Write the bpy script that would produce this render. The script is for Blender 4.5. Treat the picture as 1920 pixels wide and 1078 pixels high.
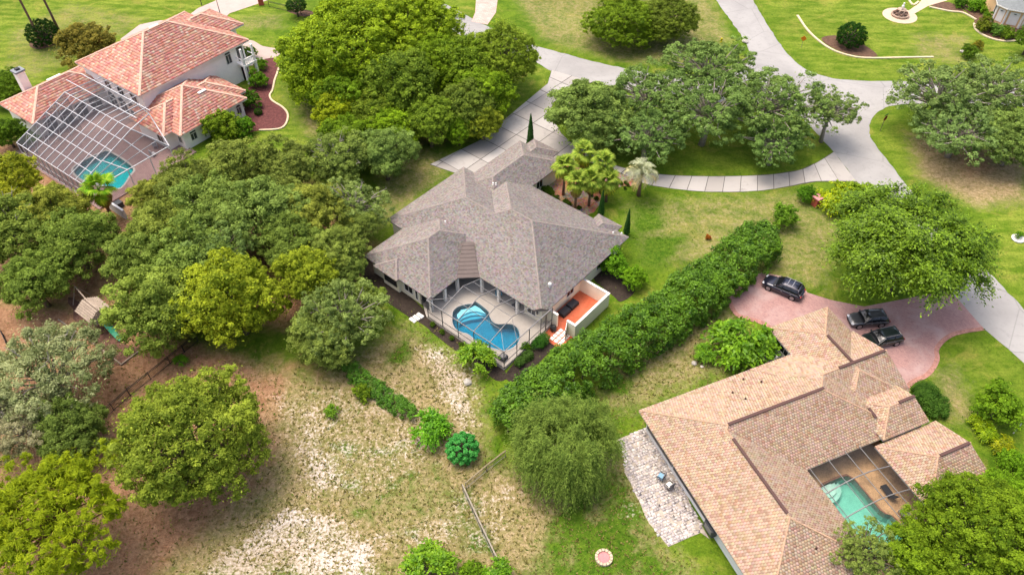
import bpy, bmesh, math, random
import numpy as np
from mathutils import Vector, Matrix

for o in list(bpy.data.objects):
    bpy.data.objects.remove(o)
SC = bpy.context.scene
COL = SC.collection
R = math.radians
random.seed(7)
RNG = np.random.default_rng(7)

# ------------------------------------------------------------------ camera
CAM_H, PITCH, FPX = 66.0, R(46), 1450.0
cd = bpy.data.cameras.new('camera'); cam = bpy.data.objects.new('camera', cd); COL.objects.link(cam)
cam.location = (0, 0, CAM_H); cam.rotation_euler = (R(90) - PITCH, 0, 0)
cd.sensor_width = 36; cd.lens = 36 * FPX / 1920; cd.clip_end = 6000; cd.clip_start = 1
SC.camera = cam

# ------------------------------------------------------------------ sky and sun
SUN_EL, SUN_AZ = R(72), R(-60)          # azimuth clockwise from +Y
w = bpy.data.worlds.new('World'); SC.world = w; w.use_nodes = True
nt = w.node_tree; nt.nodes.clear()
sky = nt.nodes.new('ShaderNodeTexSky'); sky.sky_type = 'NISHITA'; sky.sun_disc = False
sky.sun_elevation = SUN_EL; sky.sun_rotation = SUN_AZ; sky.dust_density = 7.0; sky.air_density = 0.8; sky.ozone_density = 0.3
bg = nt.nodes.new('ShaderNodeBackground'); bg.inputs[1].default_value = 0.15
wo = nt.nodes.new('ShaderNodeOutputWorld')
nt.links.new(sky.outputs[0], bg.inputs[0]); nt.links.new(bg.outputs[0], wo.inputs[0])
sl = bpy.data.lights.new('sun', 'SUN'); sl.energy = 0.52; sl.angle = R(32); sl.color = (1, 0.95, 0.87)
so = bpy.data.objects.new('sun', sl); COL.objects.link(so)
sd = Vector((math.sin(SUN_AZ) * math.cos(SUN_EL), math.cos(SUN_AZ) * math.cos(SUN_EL), math.sin(SUN_EL)))
so.rotation_euler = sd.to_track_quat('Z', 'Y').to_euler(); so.location = (0, 60, 90)
vs = SC.view_settings
vs.view_transform = 'Standard'; vs.look = 'None'; vs.exposure = 1.2; vs.gamma = 1; vs.use_curve_mapping = False

# ------------------------------------------------------------------ measuring
_c, _s = math.cos(PITCH), math.sin(PITCH)
def P(px, py, z=0.0):
    """the place, at height z, that the survey photo shows at (px, py)"""
    x, y = px - 960, 539 - py
    r = (x, FPX * _c + y * _s, -FPX * _s + y * _c)
    t = (z - CAM_H) / r[2]
    return Vector((r[0] * t, r[1] * t, z))
def mpp(px, py, z=0.0):
    p = P(px, py, z)
    return (p - Vector((0, 0, CAM_H))).length / math.hypot(FPX, math.hypot(px - 960, 539 - py))
def PP(pts, z=0.0):
    return [P(a, b, z) for a, b in pts]

# ------------------------------------------------------------------ colour and materials
def lin1(c):
    c /= 255.0
    return c / 12.92 if c <= 0.04045 else ((c + 0.055) / 1.055) ** 2.4
def A(r, g, b, k=1.5):
    return (lin1(r) / k, lin1(g) / k, lin1(b) / k)
class NT:
    def __init__(s, m):
        m.use_nodes = True
        s.t = m.node_tree; s.t.nodes.clear()
        s.out = s.n('ShaderNodeOutputMaterial')
    def n(s, typ, **kw):
        x = s.t.nodes.new(typ)
        for k, v in kw.items(): setattr(x, k, v)
        return x
    def l(s, a, b): s.t.links.new(a, b)
    def pos(s): return s.n('ShaderNodeNewGeometry').outputs['Position']
    def noise(s, vec, scale, detail=4, rough=0.6, dist=0.0):
        x = s.n('ShaderNodeTexNoise'); x.inputs['Scale'].default_value = scale
        x.inputs['Detail'].default_value = detail; x.inputs['Roughness'].default_value = rough; x.inputs['Distortion'].default_value = dist
        s.l(vec, x.inputs['Vector']); return x.outputs['Fac']
    def math(s, op, a, b=None, clamp=False):
        x = s.n('ShaderNodeMath', operation=op, use_clamp=clamp)
        for i, q in enumerate((a, b)):
            if q is None: continue
            if isinstance(q, (int, float)): x.inputs[i].default_value = q
            else: s.l(q, x.inputs[i])
        return x.outputs[0]
    def step(s, v, lo, hi):
        x = s.n('ShaderNodeMapRange', interpolation_type='SMOOTHSTEP')
        x.inputs['From Min'].default_value = lo; x.inputs['From Max'].default_value = hi
        s.l(v, x.inputs['Value']); return x.outputs[0]
    def mix(s, f, a, b, mode='MIX'):
        x = s.n('ShaderNodeMix', data_type='RGBA', blend_type=mode)
        for i, q in ((0, f), (6, a), (7, b)):
            if isinstance(q, (int, float)): x.inputs[i].default_value = q
            elif isinstance(q, tuple): x.inputs[i].default_value = (*q[:3], 1)
            else: s.l(q, x.inputs[i])
        return x.outputs[2]
    def attr(s, name):
        return s.n('ShaderNodeAttribute', attribute_name=name)
    def bsdf(s, col, rough=0.8, spec=0.3, metal=0.0):
        x = s.n('ShaderNodeBsdfPrincipled')
        if isinstance(col, tuple): x.inputs['Base Color'].default_value = (*col[:3], 1)
        else: s.l(col, x.inputs['Base Color'])
        x.inputs['Roughness'].default_value = rough; x.inputs['Specular IOR Level'].default_value = spec; x.inputs['Metallic'].default_value = metal
        return x
    def bump(s, h, b, strength=0.3, dist=0.05):
        x = s.n('ShaderNodeBump'); x.inputs['Strength'].default_value = strength; x.inputs['Distance'].default_value = dist
        s.l(h, x.inputs['Height']); s.l(x.outputs[0], b.inputs['Normal'])
MATS = {}
def mat(name, col, rough=0.8, var=0.15, scale=1.5, spec=0.3, metal=0.0, bump=0.0, fine=12.0):
    """a plain surface with slow stains and fine grain"""
    if name in MATS: return MATS[name]
    m = bpy.data.materials.new(name); t = NT(m)
    if var > 0:
        p = t.pos(); a = t.noise(p, scale, 5, 0.65); b = t.noise(p, fine, 3, 0.6)
        f = t.math('ADD', t.math('MULTIPLY', a, 0.6), t.math('MULTIPLY', b, 0.4))
        f = t.step(f, 0.32, 0.68)
        c = t.mix(f, tuple(x * (1 - var) for x in col), tuple(min(1, x * (1 + var)) for x in col))
        bs = t.bsdf(c, rough, spec, metal)
        if bump: t.bump(b, bs, bump, 0.03)
    else:
        bs = t.bsdf(col, rough, spec, metal)
    t.l(bs.outputs[0], t.out.inputs[0]); MATS[name] = m; return m
def attr_mat(name, rough=0.8, spec=0.25, fine=8.0, var=0.2, bump=0.2):
    """colour of each piece comes from the mesh, grain from noise"""
    if name in MATS: return MATS[name]
    m = bpy.data.materials.new(name); t = NT(m)
    c = t.attr('Col').outputs['Color']; n = t.noise(t.pos(), fine, 4, 0.7); n2 = t.noise(t.pos(), 0.3, 5, 0.65, 0.6)
    f = t.math('ADD', t.math('MULTIPLY', n, var * 2), 1 - var)
    f = t.math('MULTIPLY', f, t.math('ADD', t.math('MULTIPLY', n2, 0.34), 0.83))
    cm = t.n('ShaderNodeCombineColor')
    for i in range(3): t.l(f, cm.inputs[i])
    bs = t.bsdf(t.mix(1.0, c, cm.outputs[0], 'MULTIPLY'), rough, spec)
    if bump: t.bump(n, bs, bump, 0.03)
    t.l(bs.outputs[0], t.out.inputs[0]); MATS[name] = m; return m
def leaf_mat(name, trans=0.38, rough=0.6, spec=0.08):
    if name in MATS: return MATS[name]
    m = bpy.data.materials.new(name); t = NT(m)
    oi = t.n('ShaderNodeObjectInfo')
    c = t.mix(1.0, t.attr('Col').outputs['Color'], oi.outputs['Color'], 'MULTIPLY')
    bs = t.bsdf(c, rough, spec)
    tr = t.n('ShaderNodeBsdfTranslucent')
    t.l(t.mix(1.0, c, (1.25, 1.15, 0.55), 'MULTIPLY'), tr.inputs['Color'])
    ms = t.n('ShaderNodeMixShader'); ms.inputs[0].default_value = trans
    t.l(bs.outputs[0], ms.inputs[1]); t.l(tr.outputs[0], ms.inputs[2]); t.l(ms.outputs[0], t.out.inputs[0])
    MATS[name] = m; return m
def glass_mat(name, col, rough=0.06):
    if name in MATS: return MATS[name]
    m = bpy.data.materials.new(name); t = NT(m)
    bs = t.bsdf(col, rough, 0.6); t.l(bs.outputs[0], t.out.inputs[0]); MATS[name] = m; return m
def screen_mat(name, col, cover):
    """fine insect mesh: a share of the light goes through"""
    if name in MATS: return MATS[name]
    m = bpy.data.materials.new(name); t = NT(m)
    bs = t.bsdf(col, 0.7, 0.2); tr = t.n('ShaderNodeBsdfTransparent'); ms = t.n('ShaderNodeMixShader'); ms.inputs[0].default_value = cover
    t.l(tr.outputs[0], ms.inputs[1]); t.l(bs.outputs[0], ms.inputs[2]); t.l(ms.outputs[0], t.out.inputs[0]); MATS[name] = m; return m
def water_mat(name, absorb, dens):
    if name in MATS: return MATS[name]
    m = bpy.data.materials.new(name); t = NT(m)
    tr = t.n('ShaderNodeBsdfTransparent'); gl = t.n('ShaderNodeBsdfGlossy'); gl.inputs['Roughness'].default_value = 0.08
    bp = t.n('ShaderNodeBump'); bp.inputs['Strength'].default_value = 0.15; bp.inputs['Distance'].default_value = 0.05
    t.l(t.noise(t.pos(), 3.0, 3), bp.inputs['Height']); t.l(bp.outputs[0], gl.inputs['Normal'])
    lw_ = t.n('ShaderNodeLayerWeight'); lw_.inputs['Blend'].default_value = 0.5
    fr = t.math('ADD', t.math('MULTIPLY', t.math('POWER', lw_.outputs['Facing'], 4.0), 0.6), 0.02)
    ms = t.n('ShaderNodeMixShader'); t.l(fr, ms.inputs[0]); t.l(tr.outputs[0], ms.inputs[1]); t.l(gl.outputs[0], ms.inputs[2])
    t.l(ms.outputs[0], t.out.inputs['Surface'])
    va = t.n('ShaderNodeVolumeAbsorption'); va.inputs['Color'].default_value = (*absorb, 1); va.inputs['Density'].default_value = dens
    t.l(va.outputs[0], t.out.inputs['Volume']); MATS[name] = m; return m

# ------------------------------------------------------------------ mesh helpers
def link(o, parent=None):
    COL.objects.link(o)
    if parent is not None: o.parent = parent
    return o
def tag(o, label=None, cat=None, group=None, kind=None):
    for k, v in (('label', label), ('category', cat), ('group', group), ('kind', kind)):
        if v: o[k] = v
    return o
def thing(name, label, cat, loc=(0, 0, 0), rz=0.0, group=None):
    o = bpy.data.objects.new(name, None); o.empty_display_size = 0.5; link(o)
    o.location = loc; o.rotation_euler = (0, 0, rz)
    return tag(o, label, cat, group)
class MB:
    def __init__(s): s.v = []; s.f = []
    def poly(s, pts):
        i = len(s.v); s.v += [tuple(p) for p in pts]; s.f.append(tuple(range(i, i + len(pts)))); return s
    def box(s, c, d, rz=0.0, M=None):
        x, y, z = d[0] / 2, d[1] / 2, d[2] / 2
        i = len(s.v); cs, sn = math.cos(rz), math.sin(rz)
        for a in (-x, x):
            for b in (-y, y):
                for e in (-z, z):
                    s.v.append((c[0] + a * cs - b * sn, c[1] + a * sn + b * cs, c[2] + e))
        s.f += [tuple(i + k for k in q) for q in ((0, 1, 3, 2), (4, 6, 7, 5), (0, 4, 5, 1), (2, 3, 7, 6), (0, 2, 6, 4), (1, 5, 7, 3))]
        return s
    def rect(s, u0, u1, v0, v1, z0, z1):
        return s.box(((u0 + u1) / 2, (v0 + v1) / 2, (z0 + z1) / 2), (u1 - u0, v1 - v0, z1 - z0))
    def prism(s, pts, z0, z1, top_only=False):
        n = len(pts); i = len(s.v)
        area = sum(pts[k][0] * pts[(k + 1) % n][1] - pts[(k + 1) % n][0] * pts[k][1] for k in range(n))
        if area < 0: pts = pts[::-1]
        s.v += [(p[0], p[1], z0) for p in pts] + [(p[0], p[1], z1) for p in pts]
        s.f.append(tuple(i + n + k for k in range(n)))
        if not top_only: s.f.append(tuple(i + n - 1 - k for k in range(n)))
        for k in range(n):
            q = (k + 1) % n; s.f.append((i + k, i + q, i + n + q, i + n + k))
        return s
    def tube(s, pts, rad, n=6, cap=True):
        pts = [Vector(p) for p in pts]
        if not isinstance(rad, (list, tuple)): rad = [rad] * len(pts)
        rings = []
        for k, p in enumerate(pts):
            d = (pts[min(k + 1, len(pts) - 1)] - pts[max(k - 1, 0)]).normalized()
            a = d.orthogonal().normalized() if abs(d.z) > 0.9 else Vector((0, 0, 1)).cross(d).normalized()
            b = d.cross(a); i = len(s.v)
            for j in range(n):
                t = 2 * math.pi * j / n
                s.v.append(tuple(p + (a * math.cos(t) + b * math.sin(t)) * rad[k]))
            rings.append(i)
        for k in range(len(rings) - 1):
            for j in range(n):
                q = (j + 1) % n
                s.f.append((rings[k] + j, rings[k] + q, rings[k + 1] + q, rings[k + 1] + j))
        if cap:
            s.f.append(tuple(rings[0] + n - 1 - j for j in range(n))); s.f.append(tuple(rings[-1] + j for j in range(n)))
        return s
    def bar(s, p, q, w=0.08, h=0.08):
        p, q = Vector(p), Vector(q); d = (q - p).normalized()
        a = Vector((0, 0, 1)).cross(d)
        a = a.normalized() if a.length > 1e-3 else Vector((1, 0, 0))
        b = d.cross(a).normalized(); i = len(s.v)
        for e in (p, q):
            for x, y in ((-1, -1), (1, -1), (1, 1), (-1, 1)):
                s.v.append(tuple(e + a * x * w / 2 + b * y * h / 2))
        s.f += [tuple(i + k for k in z) for z in ((3, 2, 1, 0), (4, 5, 6, 7), (0, 1, 5, 4), (1, 2, 6, 5), (2, 3, 7, 6), (3, 0, 4, 7))]
        return s
    def lathe(s, prof, n=16, c=(0, 0, 0)):
        i = len(s.v)
        for r, z in prof:
            for j in range(n):
                t = 2 * math.pi * j / n; s.v.append((c[0] + r * math.cos(t), c[1] + r * math.sin(t), c[2] + z))
        for k in range(len(prof) - 1):
            for j in range(n):
                q = (j + 1) % n
                s.f.append((i + k * n + j, i + k * n + q, i + (k + 1) * n + q, i + (k + 1) * n + j))
        s.f.append(tuple(i + n - 1 - j for j in range(n))); s.f.append(tuple(i + (len(prof) - 1) * n + j for j in range(n)))
        return s
    def mesh(s, name):
        m = bpy.data.meshes.new(name); m.from_pydata(s.v, [], s.f); m.update(); return m
    def build(s, name, mt, parent=None, smooth=False, bevel=0.0, kind=None, label=None):
        m = s.mesh(name); o = bpy.data.objects.new(name, m); link(o, parent); m.materials.append(mt)
        if smooth: m.polygons.foreach_set('use_smooth', [True] * len(m.polygons))
        if bevel:
            b = o.modifiers.new('bevel', 'BEVEL'); b.width = bevel; b.segments = 2; b.limit_method = 'ANGLE'
        if kind: o['kind'] = kind
        if label: o['label'] = label
        return o
def np_mesh(name, V, F, C=None, mt=None):
    """V (n,3), F (m,4) or (m,3), C (n,3)"""
    m = bpy.data.meshes.new(name); k = F.shape[1]
    m.vertices.add(len(V)); m.vertices.foreach_set('co', np.ascontiguousarray(V, dtype=np.float32).ravel())
    m.loops.add(F.size); m.loops.foreach_set('vertex_index', np.ascontiguousarray(F, dtype=np.int32).ravel())
    m.polygons.add(len(F)); m.polygons.foreach_set('loop_start', np.arange(0, F.size, k, dtype=np.int32))
    m.update(calc_edges=True)
    if C is not None:
        a = m.color_attributes.new('Col', 'FLOAT_COLOR', 'POINT')
        a.data.foreach_set('color', np.hstack([C, np.ones((len(C), 1))]).astype(np.float32).ravel())
    if mt: m.materials.append(mt)
    return m
def np_obj(name, V, F, C, mt, parent=None, kind=None):
    o = bpy.data.objects.new(name, np_mesh(name, V, F, C, mt)); link(o, parent)
    if kind: o['kind'] = kind
    return o
def smooth_line(pts, n=6, closed=False):
    """Catmull-Rom through points"""
    pts = [Vector(p) for p in pts]; out = []; N = len(pts)
    rng = range(N if closed else N - 1)
    for i in rng:
        if closed: p0, p1, p2, p3 = (pts[(i + k) % N] for k in (-1, 0, 1, 2))
        else: p0, p1, p2, p3 = pts[max(i - 1, 0)], pts[i], pts[i + 1], pts[min(i + 2, N - 1)]
        for k in range(n):
            t = k / n
            out.append(0.5 * ((2 * p1) + (p2 - p0) * t + (2 * p0 - 5 * p1 + 4 * p2 - p3) * t * t + (3 * p1 - p0 - 3 * p2 + p3) * t ** 3))
    if not closed: out.append(pts[-1])
    return out
def clip_poly(poly, p, n):
    """keep the side of the line through p where n points away from"""
    out = []; N = len(poly)
    for i in range(N):
        a, b = poly[i], poly[(i + 1) % N]
        da = (a[0] - p[0]) * n[0] + (a[1] - p[1]) * n[1]; db = (b[0] - p[0]) * n[0] + (b[1] - p[1]) * n[1]
        if da <= 0: out.append(a)
        if (da < 0 < db) or (db < 0 < da):
            t = da / (da - db); out.append((a[0] + (b[0] - a[0]) * t, a[1] + (b[1] - a[1]) * t))
    return out
def sdist(X, Y, poly):
    """signed distance to polygon, negative inside (numpy)"""
    p = np.array([(q[0], q[1]) for q in poly]); d = np.full(X.shape, 1e9); ins = np.zeros(X.shape, bool)
    for i in range(len(p)):
        a, b = p[i], p[(i + 1) % len(p)]; e = b - a; L = e @ e + 1e-12
        t = np.clip(((X - a[0]) * e[0] + (Y - a[1]) * e[1]) / L, 0, 1)
        d = np.minimum(d, np.hypot(X - a[0] - t * e[0], Y - a[1] - t * e[1]))
        c = ((a[1] > Y) != (b[1] > Y)) & (X < (b[0] - a[0]) * (Y - a[1]) / (b[1] - a[1] + 1e-12) + a[0]); ins ^= c
    return np.where(ins, -d, d)
# ================================================================== SETTING: ground
class Frame:
    def __init__(s, O, deg): s.O = Vector((O[0], O[1], 0)); s.a = R(deg); s.c, s.s = math.cos(s.a), math.sin(s.a)
    def w(s, u, v, z=0.0): return Vector((s.O.x + u * s.c - v * s.s, s.O.y + u * s.s + v * s.c, z))
    def loc(s, p): d = Vector(p[:2]) - s.O.to_2d(); return (d.x * s.c + d.y * s.s, -d.x * s.s + d.y * s.c)
FM = Frame((-0.862, 51.667), 49.6)      # grey-roofed house
FO = Frame((12.478, 44.098), 22.8)      # tan-roofed house
FC = Frame((-46.289, 90.183), 54.0)     # coral-roofed house

def axis(lo, hi, step, far):
    a = np.arange(lo, hi + step, step)
    return np.concatenate([[-far, -far / 3, lo - 60, lo - 15], a, [hi + 15, hi + 60, far / 3, far]])
gx = axis(-106, 106, 0.5, 2500); gy = axis(24, 150, 0.5, 2500)
GX, GY = np.meshgrid(gx, gy); nx, ny = len(gx), len(gy)
def soft(polys, edge):
    wgt = np.zeros(GX.shape)
    for pts, amt in polys:
        d = sdist(GX, GY, PP(pts)); wgt = np.maximum(wgt, amt * np.clip(0.5 - d / (2 * edge), 0, 1))
    return wgt
lush = soft([([(-40, -20), (560, -20), (575, 20), (445, 40), (520, 95), (548, 215), (600, 300), (470, 270), (300, 200), (-40, 190)], 1.0),
             ([(1412, -20), (1960, -20), (1960, 148), (1670, 150), (1550, 143), (1470, 90)], 0.85),
             ([(1850, 385), (1960, 365), (1960, 610), (1890, 540), (1835, 480)], 1.0), ([(735, -10), (815, 55), (930, 105), (1040, 130), (930, 240), (830, 210)], 0.8),
             ([(1630, 220), (1640, 265), (1700, 340), (1770, 330), (1720, 240), (1670, 205)], 0.9), ([(1760, 640), (1845, 622), (1930, 700), (1900, 760), (1790, 690)], 0.7),
             ([(1040, 190), (1060, 255), (1190, 310), (1420, 325), (1560, 285), (1500, 220), (1300, 190), (1110, 160)], 0.45),
             ([(860, -10), (890, -10), (885, 30), (820, 0)], 0.8), ([(1700, 715), (1740, 715), (1770, 790), (1740, 790)], 0.6)], 2.0)
dry = soft([([(940, -20), (1335, -20), (1385, 80), (1300, 130), (1160, 122), (1010, 80)], 0.44), ([(1150, 370), (1500, 350), (1600, 420), (1560, 560), (1400, 520), (1200, 500)], 0.42),
            ([(1700, 250), (1930, 250), (1930, 380), (1830, 390), (1720, 330)], 0.75), ([(1140, 620), (1380, 560), (1440, 680), (1180, 790), (1100, 780)], 0.5),
            ([(1730, 690), (1800, 680), (1850, 800), (1770, 800)], 0.55), ([(700, 260), (840, 280), (860, 330), (740, 420), (690, 470)], 0.45),
            ([(1700, 60), (1830, 60), (1830, 130), (1700, 110)], 0.4), ([(430, 30), (540, 20), (540, 60), (440, 60)], 0.4), ([(0, 60), (130, 0), (300, 30), (120, 130), (0, 180)], 0.35),
            ([(520, 150), (620, 200), (640, 300), (560, 260)], 0.45),
            ([(-500, 520), (330, 640), (600, 690), (760, 600), (900, 690), (930, 860), (1200, 830), (1260, 1030), (1360, 1110), (-500, 1110)], 0.6)], 2.5)
sand = soft([([(300, 1110), (420, 1010), (540, 930), (640, 950), (720, 1010), (740, 1110)], 0.56), ([(530, 770), (590, 740), (680, 900), (640, 950), (560, 950)], 0.5),
             ([(765, 640), (830, 635), (905, 700), (900, 830), (860, 830), (800, 740)], 0.54), ([(640, 980), (780, 950), (860, 900), (960, 900), (1000, 1000), (900, 1060), (700, 1060)], 0.42),
             ([(910, 880), (960, 880), (1000, 960), (930, 950)], 0.5), ([(1160, 930), (1200, 930), (1200, 990), (1150, 980)], 0.5), ([(1130, 800), (1170, 800), (1160, 770), (1120, 770)], 0.4),
             ([(480, 730), (760, 700), (880, 850), (700, 960), (560, 960)], 0.42), ([(0, 600), (100, 590), (180, 650), (60, 680)], 0.3), ([(1500, 395), (1530, 390), (1530, 420), (1490, 420)], 0.4)], 2.0)
litter = soft([([(-400, 500), (160, 560), (420, 640), (560, 700), (540, 760), (520, 900), (400, 1010), (270, 1150), (-400, 1150)], 0.85), ([(420, 640), (680, 650), (640, 720), (520, 760)], 0.6),
               ([(1780, 280), (1860, 270), (1880, 330), (1800, 340)], 0.8), ([(640, 640), (690, 600), (740, 470), (690, 480), (600, 560)], 0.7), ([(100, 420), (220, 420), (220, 560), (60, 560)], 0.9),
               ([(-300, 170), (20, 240), (180, 330), (600, 330), (740, 470), (640, 640), (300, 620), (-300, 560)], 0.8), ([(600, 240), (880, 230), (900, 270), (640, 330)], 0.6)], 3.0)
green2 = soft([([(950, 1110), (1010, 970), (1120, 860), (1180, 880), (1250, 1030), (1340, 1110)], 0.5), ([(1060, 990), (1180, 960), (1200, 1060), (1080, 1070)], 0.9), ([(740, 620), (790, 600), (770, 700), (700, 690)], 0.5),
               ([(560, 800), (800, 820), (900, 930), (760, 1050), (640, 980)], 0.36), ([(600, 700), (740, 740), (640, 860), (540, 740)], 0.3), ([(800, 960), (900, 880), (960, 1060), (840, 1060)], 0.4), ([(1170, 370), (1250, 370), (1260, 430), (1180, 460)], 0.5), ([(1200, 440), (1320, 430), (1240, 510), (1190, 500)], 0.6),
               ([(1120, 690), (1220, 690), (1190, 760), (1120, 750)], 0.5)], 1.6)
V = np.stack([GX.ravel(), GY.ravel(), np.zeros(GX.size)], 1)
idx = np.arange(GX.size).reshape(ny, nx)
F = np.stack([idx[:-1, :-1].ravel(), idx[:-1, 1:].ravel(), idx[1:, 1:].ravel(), idx[1:, :-1].ravel()], 1)

HOLES = [[FM.w(*q) for q in ((0.1, 0.1), (8, 0.1), (8, 10.9), (0.1, 10.9))], [FO.w(*q) for q in ((11.6, -20.6), (17.2, -20.6), (17.2, -12.4), (11.6, -12.4))], [FC.w(*q) for q in ((-13.6, -0.2), (-2.8, -0.2), (-2.8, 12.0), (-13.6, 12.0))]]
fcx, fcy = V[F].mean(1)[:, 0], V[F].mean(1)[:, 1]; keep = np.ones(len(F), bool)
for hp in HOLES: keep &= sdist(fcx, fcy, hp) > 0
F = F[keep]
gm = bpy.data.materials.new('ground'); t = NT(gm)
pos = t.pos()
ca = t.attr('Col'); cb = t.attr('Col2')
sep = t.n('ShaderNodeSeparateColor'); t.l(ca.outputs['Color'], sep.inputs[0]); wD, wS, wL = sep.outputs
sep2 = t.n('ShaderNodeSeparateColor'); t.l(cb.outputs['Color'], sep2.inputs[0]); wU, wG, _ = sep2.outputs
n_big = t.noise(pos, 0.09, 4, 0.6, 0.4); n_mid = t.noise(pos, 0.42, 5, 0.65, 0.6); n_sm = t.noise(pos, 1.7, 5, 0.7, 0.4); n_fine = t.noise(pos, 7.0, 4, 0.75); n_tuft = t.noise(pos, 3.6, 3, 0.6)
stv = t.n('ShaderNodeMapping'); stv.inputs['Rotation'].default_value = (0, 0, R(20)); stv.inputs['Scale'].default_value = (0.5, 1.6, 1); t.l(pos, stv.inputs['Vector'])
n_mow = t.noise(stv.outputs[0], 0.5, 4, 0.6)
lawn = t.mix(t.step(n_mid, 0.3, 0.7), A(82, 116, 22), A(120, 146, 38))
lime = t.mix(t.step(n_mow, 0.36, 0.64), A(98, 128, 28), A(144, 160, 58))
lawn = t.mix(wU, lawn, lime)
lawn = t.mix(t.math('MULTIPLY', t.step(n_sm, 0.45, 0.72), 0.65), lawn, A(70, 106, 20))
lawn = t.mix(t.math('MULTIPLY', t.step(t.noise(pos, 0.2, 6, 0.7, 1.0), 0.52, 0.7), 0.55), lawn, A(168, 160, 78))
straw = t.mix(t.step(n_sm, 0.3, 0.7), A(146, 130, 84), A(194, 170, 132))
f_dry = t.step(t.math('ADD', t.math('MULTIPLY', t.math('ADD', t.math('MULTIPLY', n_mid, 0.55), t.math('MULTIPLY', n_sm, 0.45)), 0.9), wD), 0.62, 1.22)
c = t.mix(f_dry, lawn, straw)
lit = t.mix(t.step(n_sm, 0.3, 0.7), A(156, 114, 84), A(192, 152, 118))
f_l = t.step(t.math('ADD', t.math('MULTIPLY', n_mid, 0.7), wL), 0.7, 1.25)
c = t.mix(f_l, c, lit)
gr2 = t.mix(t.step(n_sm, 0.3, 0.7), A(66, 104, 18), A(104, 132, 36))
c = t.mix(t.step(t.math('ADD', t.math('MULTIPLY', n_mid, 0.9), wG), 0.72, 1.0), c, gr2)
# bare sand between the tufts
sn = t.math('ADD', t.math('MULTIPLY', n_mid, 0.3), t.math('ADD', t.math('MULTIPLY', n_sm, 0.35), t.math('MULTIPLY', n_tuft, 0.5)))
f_s = t.step(t.math('ADD', sn, t.math('MULTIPLY', wS, 0.6)), 0.80, 1.0)
sandc = t.mix(t.step(n_big, 0.35, 0.65), A(208, 190, 168), A(224, 212, 200))
c = t.mix(f_s, c, sandc)
v = t.math('ADD', t.math('MULTIPLY', t.math('ADD', t.math('MULTIPLY', n_fine, 0.55), t.math('MULTIPLY', n_tuft, 0.45)), 2.2), -0.1); v = t.math('MULTIPLY', v, t.math('ADD', t.math('MULTIPLY', n_big, 0.5), 0.75))
cm = t.n('ShaderNodeCombineColor')
for i in range(3): t.l(v, cm.inputs[i])
bs = t.bsdf(t.mix(1.0, c, cm.outputs[0], 'MULTIPLY'), 0.95, 0.1); t.bump(n_fine, bs, 0.8, 0.12)
t.l(bs.outputs[0], t.out.inputs[0])
gobj = np_obj('ground', V, F, np.stack([dry.ravel(), sand.ravel(), litter.ravel()], 1), gm)
a2 = gobj.data.color_attributes.new('Col2', 'FLOAT_COLOR', 'POINT')
a2.data.foreach_set('color', np.stack([lush.ravel(), green2.ravel(), np.zeros(GX.size), np.ones(GX.size)], 1).astype(np.float32).ravel())
tag(gobj, 'lawn and sandy ground of the whole neighbourhood', kind='structure')
def sample(field, x, y):
    i = np.clip(np.searchsorted(gx, x), 0, nx - 1); j = np.clip(np.searchsorted(gy, y), 0, ny - 1); return field[j, i]

# ------------------------------------------------------------------ roads
def jitter(pts, step=1.2, amp=0.07):  # uneven turf edge
    out = []; n = len(pts)
    for i in range(n):
        a, b = Vector(pts[i][:2]), Vector(pts[(i + 1) % n][:2]); k = max(1, min(60, int((b - a).length / step)))
        for j in range(k):
            q = a.lerp(b, j / k); out.append((q.x + random.uniform(-amp, amp), q.y + random.uniform(-amp, amp)))
    return out
rm = bpy.data.materials.new('road_asphalt'); t = NT(rm); pos = t.pos()
n1 = t.noise(pos, 0.12, 4, 0.6, 0.5); n2 = t.noise(pos, 1.2, 5, 0.7); n3 = t.noise(pos, 14, 3, 0.7)
c = t.mix(t.step(n1, 0.3, 0.7), A(170, 168, 165), A(190, 188, 184)); c = t.mix(t.math('MULTIPLY', t.step(n2, 0.5, 0.72), 0.55), c, A(160, 158, 157))
vo = t.n('ShaderNodeTexVoronoi', feature='DISTANCE_TO_EDGE'); vo.inputs['Scale'].default_value = 0.11; t.l(pos, vo.inputs['Vector'])
crack = t.math('MULTIPLY', t.math('SUBTRACT', 1.0, t.step(vo.outputs['Distance'], 0.0, 0.01)), 0.4)
c = t.mix(crack, c, A(120, 118, 116)); c = t.mix(t.math('MULTIPLY', n3, 0.28), c, A(150, 149, 147))
n4 = t.noise(pos, 0.6, 6, 0.75, 2.5); c = t.mix(t.math('MULTIPLY', t.step(n4, 0.56, 0.66), 0.3), c, A(146, 143, 139))
bs = t.bsdf(c, 0.9, 0.2); t.bump(n3, bs, 0.25, 0.02); t.l(bs.outputs[0], t.out.inputs[0])
def sl_px(pts, n=5): return [(q.x, q.y) for q in smooth_line([P(*p) for p in pts], n)]
road = MB()
up = sl_px([(700, -60), (815, -2), (890, 38), (960, 70), (1010, 88), (1080, 107), (1158, 126), (1250, 142), (1330, 141), (1380, 132), (1403, 115), (1401, 85), (1372, 42), (1341, -2), (1290, -80)])
dn = sl_px([(1365, -90), (1410, -2), (1440, 48), (1470, 93), (1505, 126), (1550, 145), (1610, 152), (1670, 153), (1760, 152), (1920, 150), (2100, 148)])
lw = sl_px([(2100, 205), (1920, 200), (1800, 196), (1700, 196), (1655, 205), (1633, 226), (1630, 250), (1640, 270), (1690, 335), (1752, 410), (1830, 486), (1920, 580), (2050, 720)])
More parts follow.
